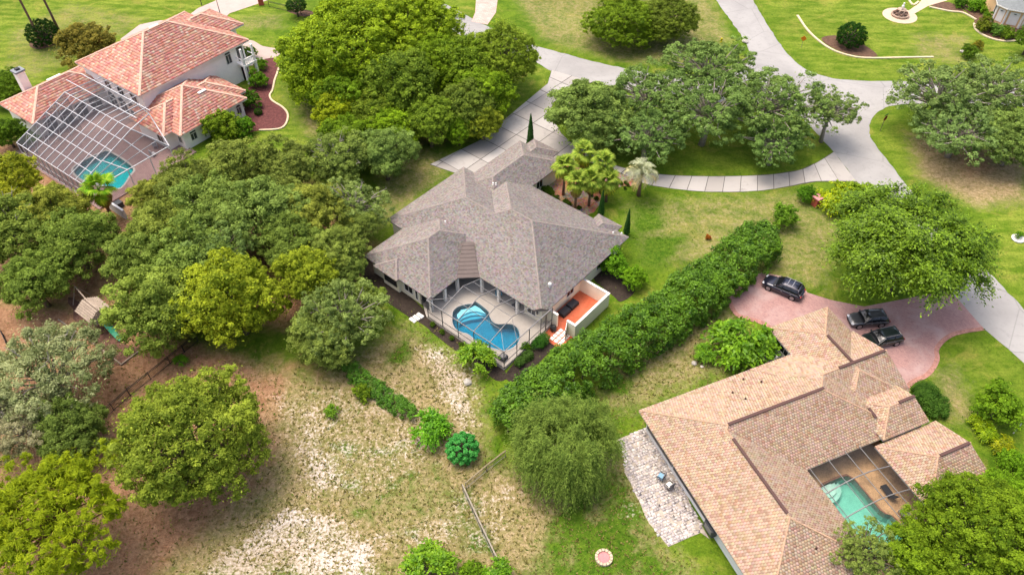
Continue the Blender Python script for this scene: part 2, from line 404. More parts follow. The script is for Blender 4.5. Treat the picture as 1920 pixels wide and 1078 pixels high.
lf = sl_px([(1985, 765), (1920, 682), (1841, 612), (1780, 545), (1690, 425), (1608, 342), (1563, 285), (1505, 222), (1480, 203), (1440, 196), (1390, 196), (1300, 187), (1200, 174), (1110, 154), (1038, 135), (1000, 116), (940, 99), (880, 74), (800, 34), (738, 0), (640, -60)])
road.prism(jitter(up + dn + lw + lf, 0.7, 0.11), -0.1, 0.02)
tag(road.build('road', rm), kind='structure')

# ------------------------------------------------------------------ concrete driveway of the grey house, slab by slab
cmn = bpy.data.materials.new('driveway_concrete'); t = NT(cmn); pos = t.pos(); oi = t.n('ShaderNodeObjectInfo')
n1 = t.noise(pos, 0.5, 6, 0.7, 0.8); n2 = t.noise(pos, 9, 4, 0.7)
c = t.mix(oi.outputs['Random'], A(180, 174, 166), A(208, 204, 198)); c = t.mix(t.math('MULTIPLY', t.step(n1, 0.5, 0.72), 0.6), c, A(158, 152, 150)); c = t.mix(t.math('MULTIPLY', n2, 0.25), c, A(150, 145, 138))
bs = t.bsdf(c, 0.9, 0.2); t.bump(n2, bs, 0.2, 0.02); t.l(bs.outputs[0], t.out.inputs[0])
M_JOINT = mat('joint_dirt', A(96, 92, 88), 0.95, 0.2)
grid_px = [(1034, 132), (1112, 154), (1062, 177), (1038, 192), (1033, 205), (1040, 228), (1052, 250), (1068, 266), (1098, 284), (1075, 303), (1030, 300), (940, 335), (868, 330), (806, 309), (917, 255), (935, 234), (1027, 157)]
ins_px = [(1098, 284), (1130, 300), (1165, 314), (1210, 324), (1260, 329), (1330, 331), (1400, 330), (1450, 327), (1500, 319), (1535, 303), (1563, 285)]
out_px = [(1075, 303), (1108, 306), (1150, 319), (1190, 338), (1225, 349), (1300, 359), (1370, 361), (1430, 358), (1480, 350), (1530, 341), (1606, 341)]
ci = [tuple(P(*p)[:2]) for p in ins_px]; co = [tuple(P(*p)[:2]) for p in out_px]
gpoly = [FM.loc(P(*p)) for p in grid_px]
drive = MB(); drive.prism([tuple(P(*p)[:2]) for p in grid_px], -0.1, 0.028).prism(ci + co[::-1], -0.1, 0.026)
drv = drive.build('driveway', M_JOINT); tag(drv, 'pale concrete driveway in slabs', kind='structure')
def slab(poly, z0=0.0, z1=0.06, gap=0.055, name='slab', mt=cmn, parent=None, world=True):
    cx = sum(p[0] for p in poly) / len(poly); cy = sum(p[1] for p in poly) / len(poly)
    q = []
    for x, y in poly:
        d = math.hypot(x - cx, y - cy) + 1e-6; k = max(0.0, 1 - gap * 1.4 / d); q.append((cx + (x - cx) * k, cy + (y - cy) * k))
    return MB().prism(q, z0, z1).build(name, mt, parent)
us = [p[0] for p in gpoly]; vss = [p[1] for p in gpoly]
U0, V0, DU, DV = 18.2, 12.0, 3.9, 3.7
for iu in range(-1, 12):
    for iv in range(-1, 8):
        u0, v0 = U0 + iu * DU, V0 + iv * DV
        q = list(gpoly)
        for p, n in (((u0, 0), (-1, 0)), ((u0 + DU, 0), (1, 0)), ((0, v0), (0, -1)), ((0, v0 + DV), (0, 1))):
            if q: q = clip_poly(q, p, n)
        if len(q) >= 3:
            ar = abs(sum(q[k][0] * q[(k + 1) % len(q)][1] - q[(k + 1) % len(q)][0] * q[k][1] for k in range(len(q)))) / 2
            if ar > 0.5: slab([tuple(FM.w(*p)[:2]) for p in q], 0.0, 0.05, parent=drv)
def resample(pts, n):
    pts = [Vector(p[:2]) for p in pts]; L = [0]
    for a, b in zip(pts, pts[1:]): L.append(L[-1] + (b - a).length)
    out = []
    for k in range(n + 1):
        d = L[-1] * k / n; i = max(0, min(len(pts) - 2, next((j for j in range(len(L) - 1) if L[j + 1] >= d - 1e-6), len(pts) - 2)))
        out.append(pts[i].lerp(pts[i + 1], (d - L[i]) / max(1e-6, L[i + 1] - L[i])))
    return out
NL = 17
ri, ro = resample(smooth_line([(*p, 0) for p in ci], 5), NL * 3), resample(smooth_line([(*p, 0) for p in co], 5), NL * 3)
for k in range(NL):
    a, b = ri[3 * k:3 * k + 4], ro[3 * k:3 * k + 4]
    slab([tuple(p) for p in a] + [tuple(p) for p in b[::-1]], 0.0, 0.05, parent=drv)

# ------------------------------------------------------------------ brick driveway of the tan house
def paver_mat(name, c1, c2, c3, mortar, sx, rot=0.0, row=0.12, wid=0.24):
    m = bpy.data.materials.new(name); t = NT(m); pos = t.pos()
    mp = t.n('ShaderNodeMapping'); mp.inputs['Rotation'].default_value = (0, 0, R(rot)); t.l(pos, mp.inputs['Vector'])
    b = t.n('ShaderNodeTexBrick'); t.l(mp.outputs[0], b.inputs['Vector']); b.inputs['Scale'].default_value = sx
    b.inputs['Brick Width'].default_value = wid; b.inputs['Row Height'].default_value = row; b.inputs['Mortar Size'].default_value = 0.008
    b.inputs['Color1'].default_value = (*c1, 1); b.inputs['Color2'].default_value = (*c2, 1); b.inputs['Mortar'].default_value = (*mortar, 1)
    n1 = t.noise(pos, 0.3, 4, 0.6, 0.5); n2 = t.noise(pos, 3.2, 4, 0.75)
    c = t.mix(t.math('MULTIPLY', t.step(n1, 0.42, 0.7), 0.7), b.outputs['Color'], c3); c = t.mix(t.math('MULTIPLY', t.step(n2, 0.55, 0.7), 0.5), c, mortar)
    bs = t.bsdf(c, 0.85, 0.2); t.bump(b.outputs['Fac'], bs, 0.3, -0.02); t.l(bs.outputs[0], t.out.inputs[0]); return m
M_BRICK = paver_mat('pink_brick_pavers', A(204, 162, 154), A(184, 144, 140), A(204, 178, 172), A(142, 112, 108), 1.0, 35)
bd = [(1366, 558), (1382, 590), (1430, 606), (1480, 640), (1600, 720), (1690, 738), (1711, 716), (1733, 706), (1748, 692), (1757, 673), (1756, 655), (1769, 638), (1787, 627), (1812, 621), (1844, 616), (1795, 560), (1770, 545), (1700, 560), (1620, 575), (1559, 563), (1514, 549), (1500, 530), (1460, 517), (1428, 511), (1404, 520)]
bp_ = [tuple(P(*p)[:2]) for p in bd]
bdr = MB().prism(bp_, -0.1, 0.036).build('brick_driveway', M_BRICK); tag(bdr, 'pink brick paved driveway', kind='structure')
def band(pts, wid, z0, z1, name, mt, parent=None, kind=None):
    """a strip that follows a line on the ground"""
    p = [Vector(q[:2]) for q in pts]; l, r = [], []
    for i in range(len(p)):
        d = (p[min(i + 1, len(p) - 1)] - p[max(i - 1, 0)]).normalized(); n = Vector((-d.y, d.x)) * wid / 2
        l.append(tuple(p[i] + n)); r.append(tuple(p[i] - n))
    m = MB()
    for i in range(len(p) - 1): m.prism([l[i], r[i], r[i + 1], l[i + 1]], z0, z1)
    return m.build(name, mt, parent, kind=kind)
M_SOLD = mat('terracotta_border', A(188, 138, 124), 0.85, 0.4, 1.6)
band(smooth_line([P(*p) for p in bd[5:15]], 5), 0.5, 0.0, 0.045, 'border_course', M_SOLD, bdr)
band(smooth_line([P(*p) for p in bd[0:4]], 5), 0.55, 0.0, 0.044, 'border_course', M_SOLD, bdr)

# ------------------------------------------------------------------ other paving
M_PINKC = mat('pinkish_concrete', A(206, 186, 176), 0.9, 0.1, 0.6)
dw = MB().prism([tuple(P(*p)[:2]) for p in [(226, 74), (262, 47), (300, 39), (330, 40), (345, 36), (372, 16), (400, 4), (420, -6), (520, -6), (486, 7), (430, 26), (408, 50), (330, 80), (250, 100)]], -0.1, 0.03)
tag(dw.build('villa_driveway', M_PINKC), kind='structure')
wk = MB().prism(jitter([(q.x, q.y) for q in smooth_line([P(*p) for p in [(440, 84), (470, 76), (492, 87), (519, 92), (525, 101), (515, 109), (498, 112), (480, 122), (455, 125)]], 4)], 2, 0.02), -0.1, 0.03)
tag(wk.build('front_walk', M_PINKC), kind='structure')
M_BRK2 = paver_mat('cream_brick_pavers', A(224, 200, 186), A(212, 178, 166), A(226, 206, 196), A(186, 150, 140), 0.35, 10)
tag(MB().prism([tuple(P(*p)[:2]) for p in [(884, 41), (891, 24), (893, -8), (934, -8), (930, 24), (914, 47)]], -0.1, 0.026).build('brick_apron', M_BRK2), kind='structure')
fc = P(1687, 30); fr = (P(1718, 30) - P(1656, 30)).length / 2
circ = [(fc.x + fr * math.cos(a * math.tau / 40), fc.y + fr * math.sin(a * math.tau / 40)) for a in range(40)]
M_BEIGE = mat('beige_paving', A(226, 200, 174), 0.9, 0.14, 1.2)
tag(MB().prism(circ, -0.1, 0.03).build('fountain_terrace', M_BEIGE), kind='structure')
tag(MB().prism([tuple(P(*p)[:2]) for p in [(1702, 22), (1722, 8), (1738, -12), (1796, -12), (1775, 2), (1740, 12), (1712, 28)]], -0.1, 0.034).build('fountain_path', M_BEIGE), kind='structure')

# mulch and stone beds
M_MULCH = mat('maroon_mulch', A(112, 66, 64), 0.95, 0.45, 2.5, bump=0.9, fine=7)
M_BROWN = mat('brown_mulch', A(110, 84, 66), 0.95, 0.4, 2.0, bump=0.9, fine=7)
M_DARKM = mat('dark_mulch', A(64, 54, 46), 0.95, 0.4, 2.0, bump=0.9, fine=7)
M_CURB = mat('pale_concrete_curb', A(232, 214, 180), 0.9, 0.12, 1.0)
def bed(pts, mt, name, z=0.03, jit=0.05):
    o = MB().prism(jitter([(q.x, q.y) for q in smooth_line(PP(pts), 4, True)], 1.5, jit), -0.1, z).build(name, mt); return tag(o, kind='structure')
vb = [(515, 109), (524, 121), (521, 135), (515, 152), (511, 170), (506, 180), (511, 190), (531, 203), (540, 217), (535, 235), (521, 243), (486, 245)]
bed(vb + [(440, 250), (440, 200), (470, 160), (480, 120)], M_MULCH, 'mulch_bed', 0.032)
def curb(pts, label, wpx=0.35, name='landscape_curb', group=None):
    o = band(smooth_line(PP(pts), 6), wpx, -0.05, 0.16, name, M_CURB); return tag(o, label, 'curb', group)
curb(vb, 'pale concrete edging curving round the maroon mulch bed beside the villa', 0.28)
curb([(1495, 30), (1518, 62), (1556, 92), (1600, 107), (1640, 110), (1690, 109), (1750, 108)], 'long pale kerb line curving through the lawn beside the round clipped bush', 0.35)
curb([(1742, 14), (1780, 22), (1805, 25), (1830, 38)], 'pale edging from the fountain path toward the peach house', 0.35)
curb([(1700, -6), (1711, 10), (1722, 4)], 'short pale edging left of the fountain path', 0.35)
curb([(1826, 45), (1830, 57), (1850, 70), (1880, 78), (1915, 76), (1945, 70)], 'pale edging round the shrub bed below the peach house', 0.35)
bed([(1540, 72), (1575, 68), (1620, 85), (1645, 106), (1600, 104), (1560, 90)], M_BROWN, 'mulch_bed', 0.03)
bed([(1745, 10), (1780, 5), (1810, 25), (1780, 20)], M_BROWN, 'mulch_bed', 0.028)
bed([(1800, 10), (1840, 12), (1850, 30), (1832, 36)], M_BROWN, 'mulch_bed', 0.03)
bed([(1828, 46), (1840, 35), (1940, 42), (1940, 70), (1880, 76), (1850, 68)], M_BROWN, 'mulch_bed', 0.026)
bed([(55, 82), (80, 68), (112, 64), (112, 78), (90, 90), (65, 92)], M_BROWN, 'mulch_bed', 0.03)
bed([(540, 22), (560, 18), (590, 24), (570, 32)], M_BROWN, 'mulch_bed', 0.03)
# beds round the grey house
bed([(676, 500), (705, 480), (745, 530), (800, 585), (840, 620), (945, 695), (935, 715), (900, 690), (830, 640), (795, 610), (760, 590), (700, 545)], M_DARKM, 'mulch_bed', 0.03)
bed([(950, 700), (985, 660), (1030, 625), (1045, 640), (1000, 690), (960, 715)], M_DARKM, 'mulch_bed', 0.033)
bed([(1112, 520), (1140, 492), (1175, 500), (1190, 545), (1165, 565), (1150, 555)], M_DARKM, 'mulch_bed', 0.03)
bed([(130, 560), (170, 580), (230, 640), (262, 655), (228, 684), (190, 660), (150, 610)], mat('play_bark', A(120, 88, 74), 0.95, 0.5, 1.2, bump=0.9), 'bark_bed', 0.03, 0.25)
gv = bpy.data.materials.new('river_gravel'); t = NT(gv); pos = t.pos()
vo = t.n('ShaderNodeTexVoronoi'); vo.inputs['Scale'].default_value = 5.5; t.l(pos, vo.inputs['Vector'])
c = t.mix(t.step(t.noise(pos, 0.5, 4), 0.4, 0.6), A(176, 160, 142), A(192, 132, 100)); c = t.mix(0.55, c, vo.outputs['Color'], 'SOFT_LIGHT')
bs = t.bsdf(c, 0.85, 0.2); t.bump(vo.outputs['Distance'], bs, 0.8, -0.06); t.l(bs.outputs[0], t.out.inputs[0])
bed([(1020, 345), (1060, 310), (1130, 330), (1150, 325), (1200, 338), (1190, 348), (1160, 352), (1135, 365), (1125, 385), (1098, 405), (1060, 390)], gv, 'gravel_bed', 0.03, 0.15)
# low slope of green ground cover by the tan house
# patio of loose pale pavers
ptp = [(1153, 827), (1168, 850), (1171, 885), (1201, 947), (1218, 983), (1252, 1026), (1315, 998), (1330, 1010), (1215, 800)]
pw = [tuple(P(*p)[:2]) for p in ptp]
pat = MB().prism(jitter(pw, 1, 0.1), -0.1, 0.025).build('patio', mat('patio_sand', A(196, 184, 168), 0.95, 0.3, 1.5)); tag(pat, 'patio of pale stone pavers', kind='structure')
pl = [FO.loc(p) for p in pw]; u_lo, u_hi = min(p[0] for p in pl), max(p[0] for p in pl); v_lo, v_hi = min(p[1] for p in pl), max(p[1] for p in pl)
PV, PF, PC = [], [], []
vv = v_lo
while vv < v_hi:
    uu = u_lo + random.uniform(0, 0.3)
    while uu < u_hi:
        l = random.uniform(0.2, 0.46); h = 0.27
        if sdist(np.array([FO.w(uu + l / 2, vv + h / 2).x]), np.array([FO.w(uu + l / 2, vv + h / 2).y]), pw)[0] < -0.05 and random.random() < 0.9:
            z = random.uniform(0.03, 0.09); i = len(PV); g = 0.03
            k = random.uniform(0.75, 1.12); cc = [x * k for x in random.choice([A(236, 230, 222), A(224, 214, 210), A(208, 198, 194), A(228, 216, 204)])]
            for zz in (0.0, z):
                for a, b in ((uu + g, vv + g), (uu + l, vv + g), (uu + l, vv + h), (uu + g, vv + h)):
                    PV.append(FO.w(a + random.uniform(-.05, .05), b + random.uniform(-.05, .05), zz)); PC.append(cc)
            PF += [(i + 4, i + 5, i + 6, i + 7), (i, i + 1, i + 5, i + 4), (i + 1, i + 2, i + 6, i + 5), (i + 2, i + 3, i + 7, i + 6), (i + 3, i, i + 4, i + 7)]
        uu += l
    vv += 0.28
np_obj('pavers', np.array(PV), np.array(PF), np.array(PC), attr_mat('stone_paver', 0.9), pat, 'stuff')
# ================================================================== ROOFS
def blk(u0, u1, v0, v1, ze, p=0.5, gab='', clip=None): return dict(u0=u0, u1=u1, v0=v0, v1=v1, ze=ze, p=p, gab=gab.split(), clip=clip or [])
def bh(b, u, v):
    d = np.full(np.shape(u), 1e9)
    for k, e in (('u0', u - b['u0']), ('u1', b['u1'] - u), ('v0', v - b['v0']), ('v1', b['v1'] - v)):
        if k not in b['gab']: d = np.minimum(d, e)
    z = b['ze'] + b['p'] * d
    ins = (u >= b['u0']) & (u <= b['u1']) & (v >= b['v0']) & (v <= b['v1'])
    for p, n in b['clip']: ins &= ((u - p[0]) * n[0] + (v - p[1]) * n[1]) <= 0
    return np.where(ins, z, -9.0)
def faces_of(b):
    u0, u1, v0, v1, ze, p = (b[k] for k in ('u0', 'u1', 'v0', 'v1', 'ze', 'p')); g = b['gab']
    along_u = (('u0' in g) or ('u1' in g)) or (not (('v0' in g) or ('v1' in g)) and (u1 - u0) >= (v1 - v0))
    if along_u:
        h = (v1 - v0) / 2; m = (v0 + v1) / 2; a = u0 + (0 if 'u0' in g else h); c = u1 - (0 if 'u1' in g else h); zr = ze + p * h
        if a > c: a = c = (a + c) / 2
        A_, B_ = (a, m, zr), (c, m, zr)
        f = [[(u0, v0, ze), (u1, v0, ze), B_, A_], [(u1, v1, ze), (u0, v1, ze), A_, B_]]
        ends = [('u0', [(u0, v1, ze), (u0, v0, ze), A_]), ('u1', [(u1, v0, ze), (u1, v1, ze), B_])]
        hips = [((u0, v0, ze), A_, 'u0'), ((u0, v1, ze), A_, 'u0'), ((u1, v0, ze), B_, 'u1'), ((u1, v1, ze), B_, 'u1')]
    else:
        h = (u1 - u0) / 2; m = (u0 + u1) / 2; a = v0 + (0 if 'v0' in g else h); c = v1 - (0 if 'v1' in g else h); zr = ze + p * h
        if a > c: a = c = (a + c) / 2
        A_, B_ = (m, a, zr), (m, c, zr)
        f = [[(u1, v0, ze), (u1, v1, ze), B_, A_], [(u0, v1, ze), (u0, v0, ze), A_, B_]]
        ends = [('v0', [(u0, v0, ze), (u1, v0, ze), A_]), ('v1', [(u1, v1, ze), (u0, v1, ze), B_])]
        hips = [((u0, v0, ze), A_, 'v0'), ((u1, v0, ze), A_, 'v0'), ((u0, v1, ze), B_, 'v1'), ((u1, v1, ze), B_, 'v1')]
    gabs = []
    for k, e in ends:
        if k in g: gabs.append(e)
        else: f.append(e)
    return f, gabs, [(p_, q_) for p_, q_, k in hips if k not in g], (A_, B_)
def crease(blocks, c, d):
    n = Vector((-d.y, d.x)); n = n.normalized() * 0.4; xs = np.array([c.x, c.x + n.x, c.x - n.x]); ys = np.array([c.y, c.y + n.y, c.y - n.y])
    h = np.max([bh(b, xs, ys) for b in blocks], 0); h[1:] = np.where(h[1:] < 0, c.z - 0.2, h[1:])
    return abs(h[0] - c.z) < 0.06 and h[0] - (h[1] + h[2]) / 2 > 0.05
def make_roof(parent, blocks, exp, wid, thick, pick, m_tile, m_base, m_cap, tile_name, cap_w=0.28, fascia=0.2, m_fascia=None, stag=0.5, cap_col=None, lift=0.0, gp=0.006):
    for i, b in enumerate(blocks): b['ze'] += 0.004 * i
    TV, TF, TC = [], [], []
    for bi, b in enumerate(blocks):
        others = [x for j, x in enumerate(blocks) if j != bi]
        fs, gabs, hips, ridge = faces_of(b)
        # solid under the tiles
        m = MB()
        for f in fs + gabs: m.poly(f)
        c4 = [(b['u0'], b['v0']), (b['u1'], b['v0']), (b['u1'], b['v1']), (b['u0'], b['v1'])]; z0 = b['ze'] - fascia
        for k in range(4):
            a, c = c4[k], c4[(k + 1) % 4]; m.poly([(*a, z0), (*c, z0), (*c, b['ze']), (*a, b['ze'])])
        m.poly([(*q, z0) for q in c4[::-1]])
        me = m.mesh('roof'); bm = bmesh.new(); bm.from_mesh(me); bmesh.ops.remove_doubles(bm, verts=bm.verts, dist=1e-4)
        for p, n in b['clip']:
            r = bmesh.ops.bisect_plane(bm, geom=bm.verts[:] + bm.edges[:] + bm.faces[:], plane_co=(p[0], p[1], 0), plane_no=(n[0], n[1], 0), clear_outer=True)
            ed = [e for e in r['geom_cut'] if isinstance(e, bmesh.types.BMEdge)]
            bmesh.ops.contextual_create(bm, geom=ed)
        bmesh.ops.recalc_face_normals(bm, faces=bm.faces); bm.to_mesh(me); bm.free()
        o = bpy.data.objects.new('roof', me); link(o, parent); me.materials.append(m_base); me.materials.append(m_fascia or m_base)
        for pl in me.polygons:
            if abs(pl.normal.z) < 0.1 and pl.center.z < b['ze']: pl.material_index = 1
        b['obj'] = o
        for f in fs:
            f = [Vector(q) for q in f]; e = (f[1] - f[0]).normalized(); nn = Vector((-e.y, e.x, 0)); s = Vector((nn.x, nn.y, b['p'])).normalized(); N = e.cross(s)
            q2 = [((q - f[0]).dot(e), (q - f[0]).dot(s)) for q in f]; L = max(q[1] for q in q2); k = 0; s0 = -0.06
            while s0 < L - 0.03:
                s1 = min(s0 + exp * 1.15, L); sm = max(0.001, min(L - 0.001, s0 + exp * 0.5)); xs = []
                for i in range(len(q2)):
                    a, c = q2[i], q2[(i + 1) % len(q2)]
                    if (a[1] - sm) * (c[1] - sm) <= 0 and abs(a[1] - c[1]) > 1e-6: xs.append(a[0] + (c[0] - a[0]) * (sm - a[1]) / (c[1] - a[1]))
                if len(xs) >= 2:
                    lo, hi = min(xs), max(xs); x = lo - random.random() * wid if stag < 0 else lo - ((k * stag) % 1.0) * wid
                    while x < hi:
                        w_ = wid * (random.uniform(0.75, 1.25) if stag < 0 else 1.0); a0, a1 = max(x, lo), min(x + w_, hi); x += w_
                        if a1 - a0 < 0.04: continue
                        cpt = f[0] + e * ((a0 + a1) / 2) + s * sm; u_, v_ = np.array([cpt.x]), np.array([cpt.y])
                        if any(bh(ob, u_, v_)[0] > cpt.z + 0.05 for ob in others): continue
                        if any((cpt.x - p[0]) * n[0] + (cpt.y - p[1]) * n[1] > -0.05 for p, n in b['clip']): continue
                        i = len(TV); t0 = thick * random.uniform(0.7, 1.2) + lift
                        lo3 = f[0] + s * s0; hi3 = f[0] + s * s1
                        TV += [lo3 + e * (a0 + gp) + N * t0, lo3 + e * (a1 - gp) + N * t0, hi3 + e * (a1 - gp) + N * (0.012 + lift), hi3 + e * (a0 + gp) + N * (0.012 + lift), lo3 + e * (a0 + gp), lo3 + e * (a1 - gp)]
                        TF += [(i, i + 1, i + 2, i + 3), (i + 4, i + 5, i + 1, i)]
                        cc = pick(cpt); TC += [cc] * 6
                s0 += exp; k += 1
        # ridge and hip caps
        m = MB(); any_ = False
        lines = list(hips) + ([ridge] if (Vector(ridge[0]) - Vector(ridge[1])).length > 0.3 else [])
        for p, q in lines:
            p, q = Vector(p), Vector(q); L = (q - p).length; d = (q - p) / L; n = max(1, int(L / 0.42))
            for i in range(n):
                c = p + d * (L * (i + 0.5) / n)
                if not crease(blocks, c, d): continue
                if any((c.x - a[0]) * nn_[0] + (c.y - a[1]) * nn_[1] > -0.05 for a, nn_ in b['clip']): continue
                a = c - d * (L / n * 0.55); z = c + d * (L / n * 0.55); up = Vector((0, 0, 1)); sd_ = d.cross(up).normalized() * cap_w / 2
                h = Vector((0, 0, thick + 0.035 + lift)); dn = Vector((0, 0, -b['p'] * cap_w * 0.33)); tip = Vector((0, 0, 0.015)); j = len(m.v)
                m.v += [tuple(x) for x in (a + h + tip, a + sd_ + h + dn, a - sd_ + h + dn, z + h, z + sd_ + h + dn, z - sd_ + h + dn, a + sd_ - Vector((0, 0, .06)), a - sd_ - Vector((0, 0, .06)))]
                m.f += [(j, j + 3, j + 4, j + 1), (j, j + 2, j + 5, j + 3), (j, j + 1, j + 6, j + 7, j + 2)]; any_ = True
        if any_: m.build('ridge_caps', m_cap, parent, kind='stuff')
    np_obj(tile_name, np.array([tuple(q) for q in TV]), np.array(TF), np.array(TC), m_tile, parent, 'stuff')
    return blocks

# ------------------------------------------------------------------ house fittings, all in the house's own axes
M_FRAME_W = mat('white_paint', A(236, 232, 224, 1.1), 0.6, 0.05)
M_GLASS = glass_mat('window_glass', (0.02, 0.025, 0.03))
DIRS = {'u-': (-1, 0), 'u+': (1, 0), 'v-': (0, -1), 'v+': (0, 1)}
def window(parent, u, v, z, wd, ht, face, mf=None, name='window', mg=None, bars=1, arch=False):
    """frame as the part, its pane below it; u, v lie on the wall face, z is the sill"""
    mf = mf or M_FRAME_W; mg = mg or M_GLASS; n = DIRS[face]; t_ = (-n[1], n[0]); m = MB()
    def bx(mm, a, c, z0, z1, d0, d1):
        p = [(u + t_[0] * x + n[0] * d, v + t_[1] * x + n[1] * d) for x, d in ((a, d0), (c, d0), (c, d1), (a, d1))]; mm.prism(p, z0, z1)
    h = wd / 2; fw = 0.09
    bx(m, -h, -h + fw, z, z + ht, -0.02, 0.07); bx(m, h - fw, h, z, z + ht, -0.02, 0.07); bx(m, -h + fw, h - fw, z, z + fw, -0.02, 0.07); bx(m, -h + fw, h - fw, z + ht - fw, z + ht, -0.02, 0.07)
    if arch:
        pts = [(u + t_[0] * h * math.cos(a) , v + t_[1] * h * math.cos(a), z + ht + h * math.sin(a)) for a in [math.pi * k / 10 for k in range(11)]]
        m.tube([(p[0] + n[0] * 0.03, p[1] + n[1] * 0.03, p[2]) for p in pts], 0.06, 5)
    for k in range(bars):
        x = -h + wd * (k + 1) / (bars + 1); bx(m, x - 0.025, x + 0.025, z + fw, z + ht - fw, -0.01, 0.05)
    f = m.build(name, mf, parent)
    g = MB(); bx(g, -h + fw * 0.5, h - fw * 0.5, z + fw * 0.5, z + ht - fw * 0.5, -0.015, 0.03)
    if arch:
        arc = [(u + t_[0] * h * math.cos(math.pi * k / 10) + n[0] * 0.025, v + t_[1] * h * math.cos(math.pi * k / 10) + n[1] * 0.025, z + ht - 0.05 + h * math.sin(math.pi * k / 10)) for k in range(11)]; g.poly(arc)
    g.build('pane', mg, f); return f
def pipe(parent, u, v, z, h, r=0.06, name='vent_pipe', mt=None):
    MB().lathe([(r * 1.8, 0), (r * 1.8, 0.05), (r, 0.06), (r, h), (r * 1.3, h), (r * 1.3, h + 0.05)], 8, (u, v, z)).build(name, mt or M_FRAME_W, parent)
def top_z(blocks, u, v): return max(float(bh(b, np.array([u]), np.array([v]))[0]) for b in blocks)

# ================================================================== GREY-ROOFED HOUSE
hm = thing('grey_roofed_house', 'cream single-storey house with a sprawling grey shingle hip roof at the centre', 'house', FM.O, FM.a)
ZE = 2.9
PM = 0.41
MBk = [blk(6.5, 23.2, 0.1, 20.0, ZE, PM, clip=[((6.5, 1.25), (-0.72, -0.69))]),
       blk(0.25, 13.0, 11.1, 22.0, ZE, PM), blk(6.5, 20.4, 4.0, 24.7, ZE, PM), blk(10.0, 22.9, 5.85, 17.5, ZE, PM), blk(14.0, 24.4, 1.9, 5.4, ZE - 0.1, PM),
       blk(16.0, 29.8, 15.2, 22.8, ZE, PM), blk(22.0, 31.5, 17.2, 21.7, ZE - 0.1, PM), blk(-0.15, 5.0, 16.1, 19.9, ZE - 0.02, PM)]
def pick_m(p):
    k = random.gauss(0.0, 1)
    base = (174, 165, 158) if k > 0.5 else ((162, 153, 146) if k > -0.8 else (145, 136, 129))
    return A(*[c + random.uniform(-9, 9) for c in base])
M_SH = attr_mat('asphalt_shingle', 0.92, 0.15, 16, 0.22, 0.3)
M_SHB = mat('shingle_base', A(128, 117, 108), 0.95, 0.2); M_SHC = mat('shingle_cap', A(160, 149, 140), 0.95, 0.25, 3)
make_roof(hm, MBk, 0.16, 0.24, 0.02, pick_m, M_SH, M_SHB, M_SHC, 'shingles', 0.2, 0.2, mat('grey_fascia', A(120, 108, 100), 0.7, 0.1), stag=-1)
# standing-seam metal in the valley over the pool corner
M_METAL = mat('standing_seam_metal', A(122, 110, 104), 0.8, 0.1, 1, 0.2)
kA, kB = Vector((6.42, 9.25, ZE + 0.03)), Vector((4.62, 11.15, ZE + 0.03)); kT0, kT1 = Vector((9.35, 12.75, 4.32)), Vector((8.45, 13.7, 4.32))
ms_ = MB(); ms_.poly([kA, kT0, kT1, kB]); ms_.poly([kB + Vector((0, 0, -.16)), kA + Vector((0, 0, -.16)), kA, kB]); ms_.poly([kT0, kA, kA - Vector((0, 0, .3)), kT0 - Vector((0, 0, .5))]); ms_.poly([kB, kT1, kT1 - Vector((0, 0, .5)), kB - Vector((0, 0, .3))])
met = ms_.build('metal_valley_roof', M_METAL, hm)
for k in range(1, 9):
    f_ = k / 9; a = kA.lerp(kT0, f_); b = kB.lerp(kT1, f_); MB().bar(a + Vector((0, 0, .03)), b + Vector((0, 0, .02)), 0.04, 0.04).build('seam', M_METAL, met)
# walls
M_CREAM = mat('cream_stucco', A(238, 230, 206, 1.08), 0.9, 0.06, 0.8, bump=0.2)
M_DARKIN = mat('dark_recess', A(70, 70, 74), 0.7, 0.1)
zt = ZE - 0.12
for n_, (a, b, c, d) in enumerate([(0.85, 9.0, 13.3, 21.4), (0.5, 1.5, 16.7, 19.3), (9.2, 22.6, 0.72, 19.4), (7.35, 9.6, 0.75, 3.3), (6.75, 19.8, 14.0, 24.1), (15.0, 22.3, 6.45, 16.9), (18.0, 23.8, 2.5, 4.8), (17.0, 29.2, 15.8, 22.2), (27.0, 30.9, 17.8, 21.1)]):
    MB().rect(a, b, c, d, -0.1, zt - 0.013 * n_).build('wall', M_CREAM, hm)
MB().rect(0.95, 9.1, 13.15, 13.3, 0.31, 2.6).build('sliding_door', M_GLASS, hm); MB().rect(9.05, 9.2, 4.2, 12.9, 0.31, 2.6).build('sliding_door', M_GLASS, hm)
window(hm, 0.5, 18.0, 0.75, 2.1, 1.5, 'u-', mat('dark_bronze_frame', A(60, 54, 50), 0.5, 0.05), bars=0); window(hm, 0.85, 15.3, 0.75, 1.5, 1.5, 'u-', bars=1)
window(hm, 0.85, 20.5, 1.2, 0.8, 0.6, 'u-', bars=0); window(hm, 7.35, 2.2, 0.9, 1.3, 1.4, 'u-'); window(hm, 0.85, 14.0, 0.4, 0.5, 2.0, 'u-', bars=0)
window(hm, 22.3, 9.5, 0.8, 1.8, 1.4, 'u+'); window(hm, 12.5, 0.72, 0.9, 1.4, 1.2, 'v-'); window(hm, 18.5, 0.72, 0.9, 1.8, 1.4, 'v-'); window(hm, 16.0, 24.1, 0.9, 1.6, 1.4, 'v+'); window(hm, 10.0, 24.1, 0.9, 1.6, 1.4, 'v+')
window(hm, 25.5, 15.8, 0.9, 1.4, 1.3, 'v-'); window(hm, 20.0, 15.8, 0.9, 1.2, 1.3, 'v-')
for gv_ in (18.45, 20.45): pass
